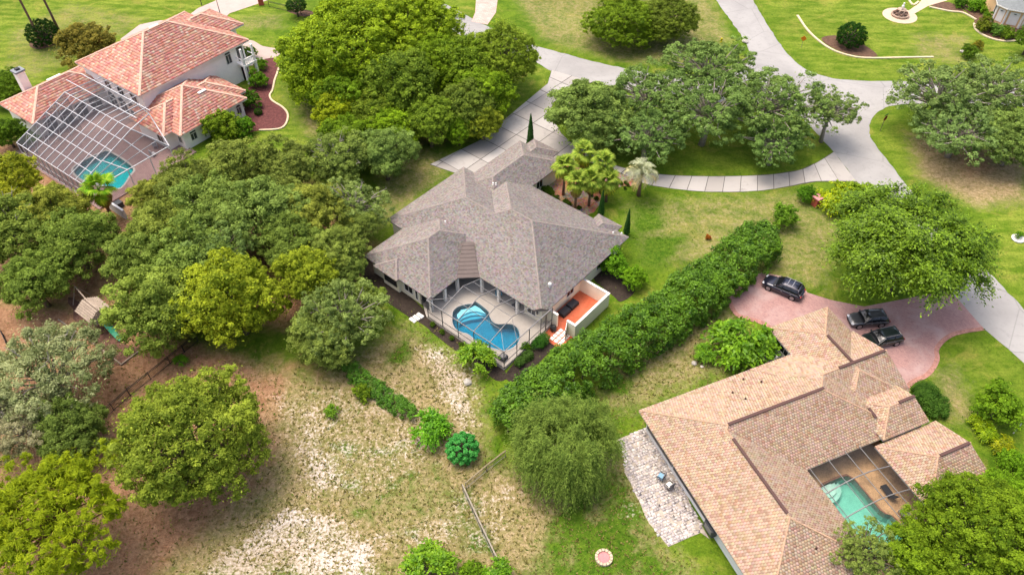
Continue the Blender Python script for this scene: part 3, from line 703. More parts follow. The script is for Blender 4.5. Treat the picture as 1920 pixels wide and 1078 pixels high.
MB().rect(19.3, 24.5, 22.2, 22.26, 0.05, 2.3).build('garage_door', M_FRAME_W, hm); MB().rect(25.1, 28.6, 22.2, 22.26, 0.05, 2.3).build('garage_door', M_FRAME_W, hm)
# lanai columns
for u, v in [(6.85, 3.9), (6.85, 6.7), (6.75, 9.2), (5.0, 11.5), (0.75, 11.6), (2.9, 11.5)]:
    MB().rect(u - 0.16, u + 0.16, v - 0.16, v + 0.16, 0.2, ZE - 0.21).build('column', M_FRAME_W, hm)
# small things on the roof
for u, v in [(9.6, 17.6), (22.0, 1.6), (22.9, 0.95), (19.0, 18.2), (19.3, 18.0)]: pipe(hm, u, v, top_z(MBk, u, v) - 0.02, 0.28, 0.07)
z_ = top_z(MBk, 9.9, 1.75); MB().lathe([(0.12, -0.1), (0.12, 0.35), (0.2, 0.36), (0.2, 0.6), (0.1, 0.68)], 12, (9.9, 1.75, z_)).build('flue', M_FRAME_W, hm)
M_BLACK = mat('black_metal', (0.015, 0.015, 0.016), 0.45, 0.1, spec=0.4)
for v in (1.35,): MB().rect(7.2, 7.35, v - 0.1, v + 0.1, 1.6, 2.0).build('wall_lantern', M_BLACK, hm)
MB().rect(8.6, 8.8, 0.58, 0.72, 1.6, 2.0).build('wall_lantern', M_BLACK, hm)

# ---- pool deck, pool and screen cage
M_DECK = mat('pool_deck_concrete', A(206, 197, 184), 0.9, 0.1, 0.8)
zd = 0.3
def from_zoom(pts, ox, oy, k, z): return [FM.loc(P(ox + x / k, oy + y / k, z)) for x, y in pts]
pool_out = from_zoom([(403, 440), (410, 385), (450, 345), (530, 322), (575, 318), (600, 300), (640, 325), (712, 385), (722, 430), (755, 478), (800, 494), (860, 490), (925, 498), (968, 540), (980, 600), (960, 655), (915, 695), (855, 718), (790, 708), (700, 680), (640, 655), (590, 620), (540, 578), (480, 560), (435, 535), (408, 490)], 760, 500, 4.571, zd)
pool_out = [tuple(p[:2]) for p in smooth_line([(*q, 0) for q in pool_out], 3, True)]
tp = thing('swimming_pool', 'kidney-shaped blue swimming pool inside the grey house screen cage', 'pool', FM.w(0, 0, 0), FM.a)
def ring_deck(outer, inner, z0, z1, name, mt, parent):
    """slab with a hole: bridge the hole into the outline"""
    bm = bmesh.new(); vs_o = [bm.verts.new((x, y, z1)) for x, y in outer]; vs_i = [bm.verts.new((x, y, z1)) for x, y in inner]
    es = [bm.edges.new((vs_o[k], vs_o[(k + 1) % len(vs_o)])) for k in range(len(vs_o))] + [bm.edges.new((vs_i[k], vs_i[(k + 1) % len(vs_i)])) for k in range(len(vs_i))]
    bmesh.ops.triangle_fill(bm, use_beauty=True, edges=es)
    bmesh.ops.recalc_face_normals(bm, faces=bm.faces)
    if bm.faces and sum(f.normal.z for f in bm.faces) < 0: bmesh.ops.reverse_faces(bm, faces=bm.faces)
    for ring, s_ in ((outer, 1), (inner, -1)):
        for k in range(len(ring)):
            a, b = ring[k], ring[(k + 1) % len(ring)]
            q = [bm.verts.new((a[0], a[1], z0)), bm.verts.new((b[0], b[1], z0)), bm.verts.new((b[0], b[1], z1)), bm.verts.new((a[0], a[1], z1))]; bm.faces.new(q)
    me = bpy.data.meshes.new(name); bm.to_mesh(me); bm.free(); me.materials.append(mt); o = bpy.data.objects.new(name, me); link(o, parent); return o
deck_out = [(-0.25, -0.25), (8.0, -0.25), (9.3, 0.6), (9.3, 13.2), (0.9, 13.2), (-0.25, 11.5)]
dk = ring_deck(deck_out, pool_out, -0.6, zd, 'pool_deck', M_DECK, None); dk.location = FM.O; dk.rotation_euler = (0, 0, FM.a); tag(dk, 'pale concrete pool deck', kind='structure')
M_PLAST = mat('pool_plaster', A(196, 236, 244, 1.1), 0.8, 0.06, 0.8)
def shrink(poly, d):
    cx = sum(p[0] for p in poly) / len(poly); cy = sum(p[1] for p in poly) / len(poly)
    return [(x + (cx - x) * d / math.hypot(cx - x, cy - y), y + (cy - y) * d / math.hypot(cx - x, cy - y)) for x, y in poly]
def basin(parent, poly, ztop, depth, mw, mp, mc, coping=0.22):
    n = len(poly); m = MB(); z0 = ztop - depth
    for k in range(n):
        a, b = poly[k], poly[(k + 1) % n]; m.poly([(*b, z0), (*a, z0), (*a, ztop - 0.02), (*b, ztop - 0.02)])
    area = sum(poly[k][0] * poly[(k + 1) % n][1] - poly[(k + 1) % n][0] * poly[k][1] for k in range(n))
    m.poly([(*p, z0) for p in (poly if area > 0 else poly[::-1])]); m.build('basin', mp, parent)
    MB().prism(shrink(poly, 0.01), z0 + 0.01, ztop - 0.12).build('water', mw, parent)
    # coping
    o_ = shrink(poly, -coping); cm_ = MB()
    for k in range(n):
        a, b, c, d = poly[k], poly[(k + 1) % n], o_[(k + 1) % n], o_[k]
        cm_.poly([(*a, ztop + 0.03), (*b, ztop + 0.03), (*c, ztop + 0.03), (*d, ztop + 0.03)]); cm_.poly([(*a, ztop - 0.1), (*b, ztop - 0.1), (*b, ztop + 0.03), (*a, ztop + 0.03)]); cm_.poly([(*d, ztop + 0.03), (*c, ztop + 0.03), (*c, ztop), (*d, ztop)])
    cm_.build('coping', mc, parent)
W_BLUE = water_mat('pool_water_blue', (0.0, 0.73, 0.82), 1.8)
basin(tp, pool_out, zd, 1.3, W_BLUE, M_PLAST, mat('pool_coping', A(200, 194, 186), 0.8, 0.08))
for k, zz in enumerate((-0.12, -0.35, -0.62)):
    s_ = from_zoom([(430, 400), (470, 352), (560, 330), (600, 310), (650, 340), (700, 390), (620, 365 + k * 22), (560, 370 + k * 25), (480, 400 + k * 20), (450, 440 + k * 10)], 760, 500, 4.571, zd)
    MB().prism(shrink(s_, 0.12), -0.99, zz + 0.1).build('step', M_PLAST, tp)
# screen cage
M_BRONZE = mat('bronze_aluminium', A(92, 88, 86), 0.5, 0.08, spec=0.4); M_GREYAL = mat('grey_aluminium', A(140, 138, 136), 0.5, 0.06, spec=0.4)
SCR = screen_mat('insect_screen', A(86, 90, 96), 0.16); SCR_D = screen_mat('insect_screen_dark', A(48, 50, 54), 0.5)
cg = thing('pool_screen_cage', 'dark framed screen cage over the kidney-shaped pool', 'screen cage', FM.O, FM.a)
ZC = 3.1
def panel(parent, pts, mt=SCR): MB().poly(pts).build('screen_panel', mt, parent)
beams_v = [11.2, 8.9, 6.5, 4.1, 1.8, -0.2]
def roof_z(u): return ZC + (min(u, 3.4) + 0.2) / 3.6 * 0.95 if u <= 3.4 else ZC + 0.95 - (u - 3.4) / (6.5 - 3.4) * 1.1
def u_end(v): return 6.45 if 1.0 < v < 9.4 else (4.7 if v < 11.3 and v >= 9.4 else 8.0)
def ue(v): return 6.42 if 1.2 <= v <= 9.3 else (0.4 if v > 11 else (6.42 - (v - 9.3) if v > 9.3 else 7.9))
for v in beams_v:
    MB().bar((-0.2, v, zd), (-0.2, v, ZC), 0.07, 0.07).build('post', M_BRONZE, cg)
    if v == 11.2: continue
    e = ue(v)
    if v < 0: MB().bar((-0.2, v, ZC), (e, v, ZC), 0.09, 0.09).build('beam', M_GREYAL, cg); continue
    MB().bar((-0.2, v, ZC), (3.4, v, roof_z(3.4)), 0.06, 0.1).build('beam', M_GREYAL, cg); MB().bar((3.4, v, roof_z(3.4)), (e, v, roof_z(e)), 0.06, 0.1).build('beam', M_GREYAL, cg)
MB().bar((-0.2, -0.2, ZC), (-0.2, 11.2, ZC), 0.08, 0.1).build('beam', M_GREYAL, cg); MB().bar((-0.2, 11.2, ZC), (0.6, 11.2, ZC), 0.08, 0.1).build('beam', M_GREYAL, cg)
MB().bar((-0.2, -0.2, zd + 0.9), (-0.2, 11.2, zd + 0.9), 0.05, 0.06).build('chair_rail', M_BRONZE, cg); MB().bar((-0.2, -0.2, zd + 0.9), (8.0, -0.2, zd + 0.9), 0.05, 0.06).build('chair_rail', M_BRONZE, cg)
MB().bar((-0.2, -0.2, zd + 0.04), (-0.2, 11.2, zd + 0.04), 0.06, 0.08).build('sill_rail', M_BRONZE, cg); MB().bar((-0.2, -0.2, zd + 0.04), (8.0, -0.2, zd + 0.04), 0.06, 0.08).build('sill_rail', M_BRONZE, cg)
for u in (1.6, 3.4, 5.0):
    MB().bar((u, -0.2 if u < 1 else 1.8, roof_z(u)), (u, 8.9 if u > 3 else 9.6, roof_z(u)), 0.045, 0.05).build('purlin', M_GREYAL, cg)
for u in (1.9, 4.0, 6.0, 8.0): MB().bar((u, -0.2, zd), (u, -0.2, ZC), 0.07, 0.07).build('post', M_BRONZE, cg)
MB().bar((6.9, -0.2, zd), (6.9, -0.2, ZC), 0.09, 0.09).build('post', M_BRONZE, cg)
for a, b in (((-0.2, -0.2, ZC), (1.6, 1.8, roof_z(1.6))), ((6.0, -0.2, ZC), (5.0, 1.8, roof_z(5.0))), ((1.9, -0.2, ZC), (3.4, 1.8, roof_z(3.4))), ((-0.2, 11.2, ZC), (1.6, 8.9, roof_z(1.6)))):
    MB().bar(a, b, 0.045, 0.05).build('brace', M_GREYAL, cg)
for v0, v1 in zip(beams_v[1:], beams_v):
    panel(cg, [(-0.2, v0, zd), (-0.2, v1, zd), (-0.2, v1, ZC), (-0.2, v0, ZC)])
    if v1 <= 9 and v0 > 0:
        panel(cg, [(-0.2, v0, ZC), (3.4, v0, roof_z(3.4)), (3.4, v1, roof_z(3.4)), (-0.2, v1, ZC)]); panel(cg, [(3.4, v0, roof_z(3.4)), (ue(v0), v0, roof_z(ue(v0))), (ue(v1), v1, roof_z(ue(v1))), (3.4, v1, roof_z(3.4))])
for u0, u1 in zip((-0.2, 1.9, 4.0, 6.0), (1.9, 4.0, 6.0, 8.0)): panel(cg, [(u0, -0.2, zd), (u1, -0.2, zd), (u1, -0.2, ZC), (u0, -0.2, ZC)])
panel(cg, [(-0.2, -0.2, ZC), (8.0, -0.2, ZC), (5.0, 1.8, roof_z(5)), (1.6, 1.8, roof_z(1.6))])
# dark screened corner of the lanai
panel(cg, [(0.6, 11.3, zd), (0.6, 13.2, zd), (0.6, 13.2, 2.68), (0.6, 11.3, 2.68)], SCR_D); MB().bar((0.6, 11.3, zd + .9), (0.6, 13.2, zd + .9), 0.05, 0.05).build('chair_rail', M_BRONZE, cg)
# pool gear in the cage corner and loungers
eq = thing('pool_equipment', 'dark pool heater with round vent in the near corner of the cage', 'equipment', FM.w(0.75, 0.75, zd), FM.a)
MB().box((0, 0, 0.25), (0.8, 0.8, 0.5)).build('casing', mat('dark_grey_metal', A(70, 74, 80), 0.5, 0.1), eq, bevel=0.04); MB().lathe([(0.3, 0.5), (0.3, 0.54), (0.1, 0.56)], 16).build('fan_grille', M_GREYAL, eq)
M_TEAL = mat('teal_cushion', A(40, 130, 160), 0.8, 0.1)
def lounge(lab, u, v, rz, mt, nm='lounge_chair'):
    t_ = thing(nm, lab, 'chair', FM.w(u, v, zd), FM.a + rz); MB().box((0, 0, 0.3), (0.75, 0.75, 0.18)).build('seat', mt, t_, bevel=0.05)
    MB().box((-0.36, 0, 0.55), (0.14, 0.75, 0.6)).build('backrest', mt, t_, bevel=0.05)
    for x in (-.3, .3):
        for y in (-.3, .3): MB().box((x, y, 0.1), (0.06, 0.06, 0.22)).build('leg', M_BLACK, t_)
lounge('teal cushioned lounge chair under the lanai roof behind the pool', 7.6, 7.4, 2.4, M_TEAL); lounge('dark lounge chair under the lanai roof right of the pool', 7.4, 4.6, 2.8, mat('charcoal_fabric', A(60, 60, 64), 0.9, 0.1))
# ---- courtyard
cy = thing('courtyard_wall', 'cream walled courtyard with terracotta floor on the right of the grey house', 'wall', FM.O, FM.a)
for n_, (a, b, c, d, z) in enumerate([(14.5, 14.72, -3.05, 0.71, 2.1), (8.2, 14.72, -3.27, -3.05, 2.09), (8.2, 8.42, -3.05, -2.05, 2.08), (8.2, 8.42, -0.75, 0.71, 2.08)]):
    MB().rect(a, b, c, d, -0.1, z).build('wall', M_CREAM, cy); MB().rect(a - .03, b + .03, c - .03 if n_ != 0 else c + .04, d + (.03 if n_ == 1 else 0), z, z + 0.06 - 0.004 * n_).build('wall_cap', M_FRAME_W, cy)
ct = paver_mat('terracotta_tiles', A(226, 122, 86), A(214, 108, 74), A(230, 134, 98), A(190, 110, 84), 1.0, 0, 0.33, 0.34)
fl = MB().rect(8.0, 14.5, -3.05, 0.71, -0.1, 0.08).build('terracotta_floor', ct); fl.location = FM.O; fl.rotation_euler = (0, 0, FM.a); tag(fl, kind='structure')
gt = thing('courtyard_gate', 'white gate standing open at the courtyard entrance', 'gate', FM.w(8.3, -2.05, 0.02), FM.a + R(-150)); MB().box((0.62, 0, 0.95), (1.2, 0.06, 1.8)).build('gate_panel', M_FRAME_W, gt); MB().box((1.1, 0.07, 0.95), (0.12, 0.1, 0.06)).build('handle', M_BLACK, gt)
sf = thing('outdoor_sofa', 'black two-piece wicker sofa on the terracotta courtyard floor', 'sofa', FM.w(11.2, 0.0, 0.08), FM.a)
M_WICK = mat('black_wicker', A(52, 50, 52), 0.7, 0.2, 6)
for x in (-0.75, 0.75): MB().box((x, -0.12, 0.22), (1.38, 0.95, 0.4)).build('base', M_WICK, sf, bevel=0.04); MB().box((x, -0.1, 0.47), (1.3, 0.85, 0.14)).build('cushion', mat('black_cushion', A(66, 66, 70), 0.9, 0.1), sf, bevel=0.05)
# tiled path with white stepping squares
pth = MB().prism([tuple(P(*p)[:2]) for p in [(1022, 625), (1035, 612), (1072, 632), (1050, 655), (1030, 642)]], -0.1, 0.06).build('tiled_path', ct); tag(pth, kind='structure')
for i in range(3):
    for j in range(4):
        u = 6.6 + j * 0.52; v = -1.3 - i * 0.55 - 0.1
        c = FM.w(u, v); MB().box((c.x, c.y, 0.06), (0.42, 0.42, 0.06), FM.a).build('tile', M_FRAME_W, pth)
pot = thing('plant_pot', 'dark round plant pot beside the cage door', 'pot', FM.w(7.6, -0.75, 0.03), 0); MB().lathe([(0.2, 0), (0.36, 0.25), (0.38, 0.5), (0.3, 0.62), (0.34, 0.66), (0.26, 0.6)], 14).build('pot', M_BLACK, pot, smooth=True)
# sand strip beside path
bed([(1013, 632), (1022, 624), (1036, 634), (1027, 643)], mat('pale_pad', A(228, 214, 176), 0.9, 0.1), 'pale_pad', 0.05, 0.0)
stp = thing('garden_steps', 'white stone steps at the left corner of the pool cage', 'steps', FM.w(-0.25, 12.0, 0), FM.a)
for k in range(3): MB().box((-0.3 - 0.5 * k, 0.2 + 0.1 * k, 0.1 - 0.02 * k), (0.42, 0.9, 0.2 - 0.05 * k)).build('step', M_FRAME_W, stp)
# ================================================================== TAN-ROOFED HOUSE
ho = thing('tan_roofed_house', 'long low house with speckled tan tile roof wrapped round a green pool, lower right', 'house', FO.O, FO.a)
ZO = 2.9
PO = 0.37
OB = [blk(0, 22.5, -11.75, 0, ZO, PO), blk(0, 11.0, -21.3, 0, ZO, PO), blk(18.2, 26.0, -9.0, 4.0, ZO, PO), blk(13.0, 26.35, -8.4, 0.02, ZO, PO, gab='u1'), blk(19.6, 25.2, -12.1, -7.2, ZO + 0.25, PO, gab='u1'),
      blk(18.6, 26.1, -19.4, -12.25, ZO - 0.05, PO, gab='u1')]
def pick_o(p):
    k = random.random(); n = math.sin(p.x * 1.3 + 1) * math.sin(p.y * 1.7)
    c = (212, 186, 160) if k < 0.5 else ((202, 174, 147) if k < 0.85 else (187, 156, 129))
    return A(*[x + random.uniform(-8, 8) for x in c])
M_OT = attr_mat('concrete_tile', 0.9, 0.2, 14, 0.15, 0.25)
make_roof(ho, OB, 0.26, 0.28, 0.05, pick_o, M_OT, mat('tile_base', A(150, 104, 80), 0.95, 0.2), mat('tan_cap', A(204, 168, 138), 0.9, 0.2, 4), 'roof_tiles', 0.14, 0.22, mat('white_gutter', A(196, 192, 188), 0.6, 0.06), stag=0.5, gp=0.026)
M_GREYW = mat('grey_white_stucco', A(218, 219, 220, 1.1), 0.9, 0.05, 0.8)
for n_, (a, b, c, d) in enumerate([(0.75, 17.9, -8.6, -0.7), (0.76, 10.2, -20.7, -5.0), (18.9, 25.3, -8.5, 3.3), (16.0, 25.7, -7.8, -0.7), (21.9, 24.6, -12.0, -7.6), (21.6, 25.5, -18.8, -12.9)]):
    MB().rect(a, b, c, d, -0.1, ZO - 0.14 - 0.012 * n_).build('wall', M_GREYW, ho)
for b_, gm_ in ((OB[3], M_GREYW), (OB[4], M_GREYW), (OB[5], M_GREYW)):   # gable ends close under the tiles
    pass
# ridge vents
M_VENT = mat('brown_ridge_vent', A(100, 72, 66), 0.7, 0.12)
def rvent(u0, v0, u1, v1):
    za, zb = top_z(OB, u0, v0), top_z(OB, u1, v1); o = MB().bar((u0, v0, za + 0.16), (u1, v1, zb + 0.16), 0.27, 0.1).build('ridge_vent', M_VENT, ho)
rvent(5.9, -5.87, 16.9, -5.87); rvent(5.5, -7.3, 5.5, -15.4); rvent(22.1, -0.2, 22.1, -4.0); rvent(20.3, -4.19, 26.1, -4.19); rvent(23.2, -9.65, 25.1, -9.65); rvent(20.3, -8.9, 20.3, -10.0); rvent(22.4, -15.83, 25.9, -15.83)
for u, v in [(9.2, -2.2), (9.6, -3.6), (11.4, -1.0), (12.6, -2.2), (2.1, -19.3), (6.4, -18.6)]: pipe(ho, u, v, top_z(OB, u, v), 0.2, 0.07, 'vent_pipe', mat('brown_pipe', A(90, 62, 52), 0.7, 0.1))
# dark screened gallery on the west wall
for v0, v1 in ((-5.6, -1.0), (-12.0, -6.0)):
    f_ = MB(); f_.rect(0.66, 0.76, v0, v1, 0.75, 0.85).rect(0.66, 0.76, v0, v1, 2.5, 2.6).rect(0.66, 0.76, v0 - .1, v0, 0.75, 2.6).rect(0.66, 0.76, v1, v1 + .1, 0.75, 2.6)
    wf = f_.build('screen_window', M_GREYAL, ho); MB().rect(0.68, 0.755, v0, v1, 0.85, 2.5).build('pane', glass_mat('dark_screen', (0.012, 0.013, 0.016), 0.3), wf)
    n = int((v1 - v0) / 1.2)
    for k in range(1, n): MB().rect(0.655, 0.70, v0 + (v1 - v0) * k / n - .02, v0 + (v1 - v0) * k / n + .02, 0.86, 2.49).build('mullion', M_BLACK, wf)
MB().rect(0.2, 0.75, -13.3, -11.9, 0.6, 1.7).build('vent_hood', mat('dark_grey_metal', A(70, 74, 80), 0.5, 0.1), ho, bevel=0.05); MB().rect(0.16, 0.2, -13.1, -12.1, 0.9, 1.5).build('hood_grille', M_GREYAL, ho)
window(ho, 0.76, -16.5, 1.5, 0.9, 0.4, 'u-', M_BLACK, bars=0)
window(ho, 6.0, -0.7, 0.9, 1.6, 1.3, 'v+'); window(ho, 12.0, -0.7, 0.9, 1.6, 1.3, 'v+'); window(ho, 18.9, 1.6, 0.9, 1.4, 1.3, 'u-')
MB().rect(25.3, 25.36, -0.4, 2.8, 0.03, 2.25).build('garage_door', M_FRAME_W, ho); window(ho, 25.7, -4.2, 0.7, 2.0, 1.6, 'u+'); window(ho, 25.5, -15.8, 0.7, 2.0, 1.6, 'u+')
# courtyard pool
po = [(12.1, -19.8), (12.1, -13.6), (12.5, -13.0), (13.2, -12.62), (15.2, -12.6), (16.0, -12.75), (16.35, -13.4), (16.4, -16.8), (16.6, -17.3), (17.0, -17.6), (17.1, -18.6), (16.9, -20.0), (15.8, -20.4), (12.8, -20.4)]
tpo = thing('swimming_pool', 'green-tinted pool with curved steps in the tan house courtyard', 'pool', FO.O, FO.a)
M_RUST = mat('rusty_orange_deck', A(206, 168, 122), 0.9, 0.45, 0.7)
dko = ring_deck([(10.3, -22.5), (21.5, -22.5), (21.5, -8.7), (10.3, -8.7)], po, -0.6, 0.12, 'courtyard_deck', M_RUST, None); dko.location = FO.O; dko.rotation_euler = (0, 0, FO.a); tag(dko, 'rust-stained courtyard deck', kind='structure')
basin(tpo, po, 0.12, 1.4, water_mat('pool_water_green', (0.3, 0.86, 0.78), 0.55), mat('green_plaster', A(196, 232, 214, 1.2), 0.8, 0.15, 1.2), mat('old_coping', A(150, 110, 86), 0.8, 0.3), 0.2)
for r_, zz in ((1.75, -0.55), (1.25, -0.32), (0.75, -0.12)):
    MB().prism([(13.4 + r_ * math.cos(a), -12.7 + r_ * math.sin(a) * 0.9) for a in [math.pi + math.pi * k / 14 for k in range(15)] if 13.4 + r_ * math.cos(a) > 12.15], -1.26, zz).build('step', mat('green_plaster', A(170, 222, 200)), tpo)
cgo = thing('courtyard_screen', 'grey framed screen roof over the tan house courtyard pool', 'screen cage', FO.O, FO.a)
def zco(u): return 2.75 + 0.9 * math.sin(max(0, min(1, (u - 11.0) / 7.6)) * math.pi)
for v in (-14.4, -17.0, -19.6, -22.0):
    pts = [(11.0 + 7.6 * k / 8, v, zco(11.0 + 7.6 * k / 8)) for k in range(9)]; MB().tube(pts, 0.06, 6).build('beam', M_GREYAL, cgo)
for u in (11.4, 13.2, 15.1, 16.9): MB().bar((u, -11.8, zco(u)), (u, -22.0, zco(u)), 0.05, 0.06).build('purlin', M_GREYAL, cgo)
us_ = (11.05, 13.2, 15.1, 16.9, 18.6); vs_ = (-11.8, -14.4, -17.0, -19.6, -22.0)
for i in range(4):
    for j in range(4):
        dark = (i == 3) or (j == 0 and i in (0,))
        panel(cgo, [(us_[i], vs_[j + 1], zco(us_[i])), (us_[i + 1], vs_[j + 1], zco(us_[i + 1])), (us_[i + 1], vs_[j], zco(us_[i + 1])), (us_[i], vs_[j], zco(us_[i]))], SCR)
# plants and furniture inside
lg = thing('lounge_chair', 'dark slatted lounge chair on the tan house pool deck', 'chair', FO.w(18.2, -15.6, 0.12), FO.a + 1.5)
MB().box((0, 0, 0.32), (1.3, 0.65, 0.08)).build('seat', M_BLACK, lg); MB().bar((-0.62, 0, 0.35), (-1.05, 0, 0.8), 0.65, 0.07).build('backrest', M_BLACK, lg)
for x in (-.55, .55):
    for y in (-.27, .27): MB().box((x, y, 0.15), (0.05, 0.05, 0.3)).build('leg', M_BLACK, lg)
tb = thing('patio_table', 'small white table on the tan house pool deck', 'table', FO.w(18.0, -18.0, 0.12), FO.a); MB().box((0, 0, 0.45), (0.8, 0.8, 0.05)).build('table_top', M_GREYAL, tb)
for x in (-.33, .33):
    for y in (-.33, .33): MB().box((x, y, 0.21), (0.05, 0.05, 0.43)).build('leg', M_GREYAL, tb)

# ================================================================== CORAL-ROOFED VILLA
hc = thing('coral_roofed_villa', 'two-storey white villa with coral tile roofs in the upper left', 'house', FC.O, FC.a)
Z2, Z1 = 6.2, 3.0
CB = [blk(0.4, 20.2, 8.1, 23.8, Z2), blk(12.5, 23.2, 12.8, 21.4, Z2 - 0.03)]
CB1 = [blk(-10.5, 3.5, 19.4, 28.4, Z1), blk(0.0, 11.9, 0.0, 11.9, Z1), blk(-1.5, 13.2, 1.8, 9.6, Z1 - 0.03)]
def pick_c(p):
    k = random.random(); c = (232, 166, 146) if k < 0.5 else ((240, 186, 160) if k < 0.72 else ((218, 142, 124) if k < 0.9 else (242, 210, 182)))
    return A(*[x + random.uniform(-8, 8) for x in c])
M_CT = attr_mat('coral_tile', 0.85, 0.2, 10, 0.12, 0.2)
M_CB_, M_CC = mat('coral_base', A(170, 96, 82), 0.9, 0.15), mat('coral_cap', A(240, 196, 172), 0.85, 0.15, 3)
for bl in (CB, CB1): make_roof(hc, bl, 0.42, 0.36, 0.085, pick_c, M_CT, M_CB_, M_CC, 'roof_tiles', 0.34, 0.25, M_FRAME_W, stag=0.5)
M_VW = mat('white_stucco', A(244, 240, 232, 0.98), 0.9, 0.05, 0.7)
for n_, (a, b, c, d, z) in enumerate([(1.0, 19.3, 8.7, 23.2, Z2 - .2), (14.0, 22.0, 13.6, 20.6, Z2 - .22), (-9.9, 1.2, 20.0, 27.8, Z1 - .2), (0.6, 11.3, 0.6, 9.0, Z1 - .21), (-0.9, 12.6, 2.4, 8.9, Z1 - .23)]):
    MB().rect(a, b, c, d, -0.1, z).build('wall', M_VW, hc)
M_GRID = glass_mat('grid_glass', (0.06, 0.065, 0.07), 0.15)
window(hc, 16.2, 8.7, 3.7, 1.1, 1.6, 'v-', mg=M_GRID, bars=1, arch=True); window(hc, 2.2, 0.6, 0.9, 1.1, 1.2, 'v-', mg=M_GRID, arch=True); window(hc, 10.4, 0.6, 0.8, 0.9, 1.2, 'v-', mg=M_GRID, arch=True); window(hc, 0.6, 1.5, 0.9, 0.9, 1.4, 'u-', mg=M_GRID)
window(hc, -0.9, 4.0, 0.4, 1.4, 2.0, 'u-'); window(hc, -9.9, 24.0, 1.0, 1.4, 1.3, 'u-'); window(hc, 22.0, 17.0, 3.6, 1.6, 1.6, 'u+')
for k in range(4): window(hc, -8.0 + k * 2.4, 20.0, 0.2, 1.9, 1.55, 'v-', mg=glass_mat('dark_door_glass', (0.01, 0.012, 0.016), 0.2), name='arched_door', arch=True)
for k in range(4): window(hc, 1.0, 10.3 + k * 2.5, 0.2, 2.1, 1.9, 'u-', mg=glass_mat('dark_door_glass', (0.01, 0.012, 0.016), 0.2), name='arched_door', arch=True)
for k in range(3): window(hc, 1.0, 11.2 + k * 3.2, 3.6, 1.6, 1.5, 'u-', mg=M_GRID)
# balcony on the front corner: two tall columns, slab and balustrade
bal = MB().rect(17.4, 19.9, 6.9, 8.72, 3.0, 3.3).build('balcony', M_VW, hc)
for u in (17.6, 19.7):
    MB().rect(u - .18, u + .18, 7.0, 7.36, -0.1, 3.0).build('column', M_VW, bal); MB().rect(u - .14, u + .14, 7.02, 7.3, 3.3, 6.0).build('column', M_VW, bal)
MB().rect(17.5, 19.8, 7.0, 7.1, 4.15, 4.28).build('handrail', M_VW, bal); MB().rect(17.45, 17.55, 7.1, 8.7, 4.15, 4.28).build('handrail', M_VW, bal); MB().rect(19.75, 19.85, 7.1, 8.7, 4.15, 4.28).build('handrail', M_VW, bal)
for k in range(9): MB().rect(17.75 + k * .23, 17.83 + k * .23, 7.01, 7.09, 3.3, 4.15).build('baluster', M_VW, bal)
MB().rect(17.9, 19.0, 8.62, 8.7, 0.0, 2.4).build('entrance_recess', glass_mat('dark_door_glass', (0.01, 0.012, 0.016), 0.2), hc); MB().rect(17.9, 19.0, 8.64, 8.7, 3.4, 5.6).build('balcony_door', M_GRID, hc)
# chimney
ch = MB().rect(-6.6, -5.4, 27.7, 28.9, 0, 6.2).build('chimney', M_VW, hc); MB().rect(-6.75, -5.25, 27.55, 29.05, 6.2, 6.45).build('chimney_cap', mat('grey_cap', A(150, 156, 164), 0.6, 0.1), ch); MB().rect(-6.3, -5.7, 28.0, 28.6, 6.45, 6.7).build('flue', M_BLACK, ch)
def sky_w(u, v, bl, du, dv): z = top_z(bl, u, v); MB().box((u, v, z + 0.12), (du, dv, 0.12)).build('roof_vent', M_FRAME_W, hc)
sky_w(11.0, 17.6, CB, 1.5, 0.5); sky_w(7.4, 3.8, CB1, 1.3, 0.45); sky_w(-2.0, 27.6, CB1, 2.2, 0.35)
# pool, deck and tall white cage
pdk = [(-14.6, -0.9), (1.0, -0.9), (1.0, 20.0), (-14.6, 20.0)]
cpool = [FC.loc(P(*p, 0.15)) for p in [(137, 320), (150, 306), (165, 298), (190, 287), (205, 285), (248, 314), (242, 330), (226, 352), (205, 350), (160, 340)]]
cpool = [tuple(p[:2]) for p in smooth_line([(*q, 0) for q in cpool], 3, True)]
dkc = ring_deck(pdk, cpool, -0.6, 0.15, 'villa_deck', paver_mat('mauve_pavers', A(176, 146, 140), A(164, 134, 130), A(184, 158, 150), A(140, 116, 112), 0.6, 54), None); dkc.location = FC.O; dkc.rotation_euler = (0, 0, FC.a); tag(dkc, 'mauve brick pool deck', kind='structure')
tpc = thing('swimming_pool', 'turquoise pool under the white villa cage behind a fan palm', 'pool', FC.O, FC.a)
basin(tpc, cpool, 0.15, 1.0, water_mat('pool_water_teal', (0.12, 0.82, 0.83), 1.7), mat('teal_plaster', A(196, 236, 236, 1.1), 0.8, 0.08), mat('pool_coping', A(200, 194, 186)), 0.3)
cgc = thing('villa_pool_cage', 'tall white framed screen cage over the villa pool', 'screen cage', FC.O, FC.a)
M_WAL = mat('white_aluminium', A(222, 222, 224), 0.5, 0.04, spec=0.4); SCW = screen_mat('light_screen', A(78, 80, 88), 0.38); SCW2 = screen_mat('grey_screen', A(70, 72, 78), 0.42)
UW, UR, UE = -14.3, -5.4, 0.7; ZW, ZT = 3.0, 6.5
vl = [1.6 + (17.0 - 1.6) * k / 11 for k in range(12)]
us4 = [UW + (UR - UW) * k / 5 for k in range(6)]
def zs(u): return ZW + (u - UW) / (UR - UW) * (ZT - ZW) if u < UR else ZT
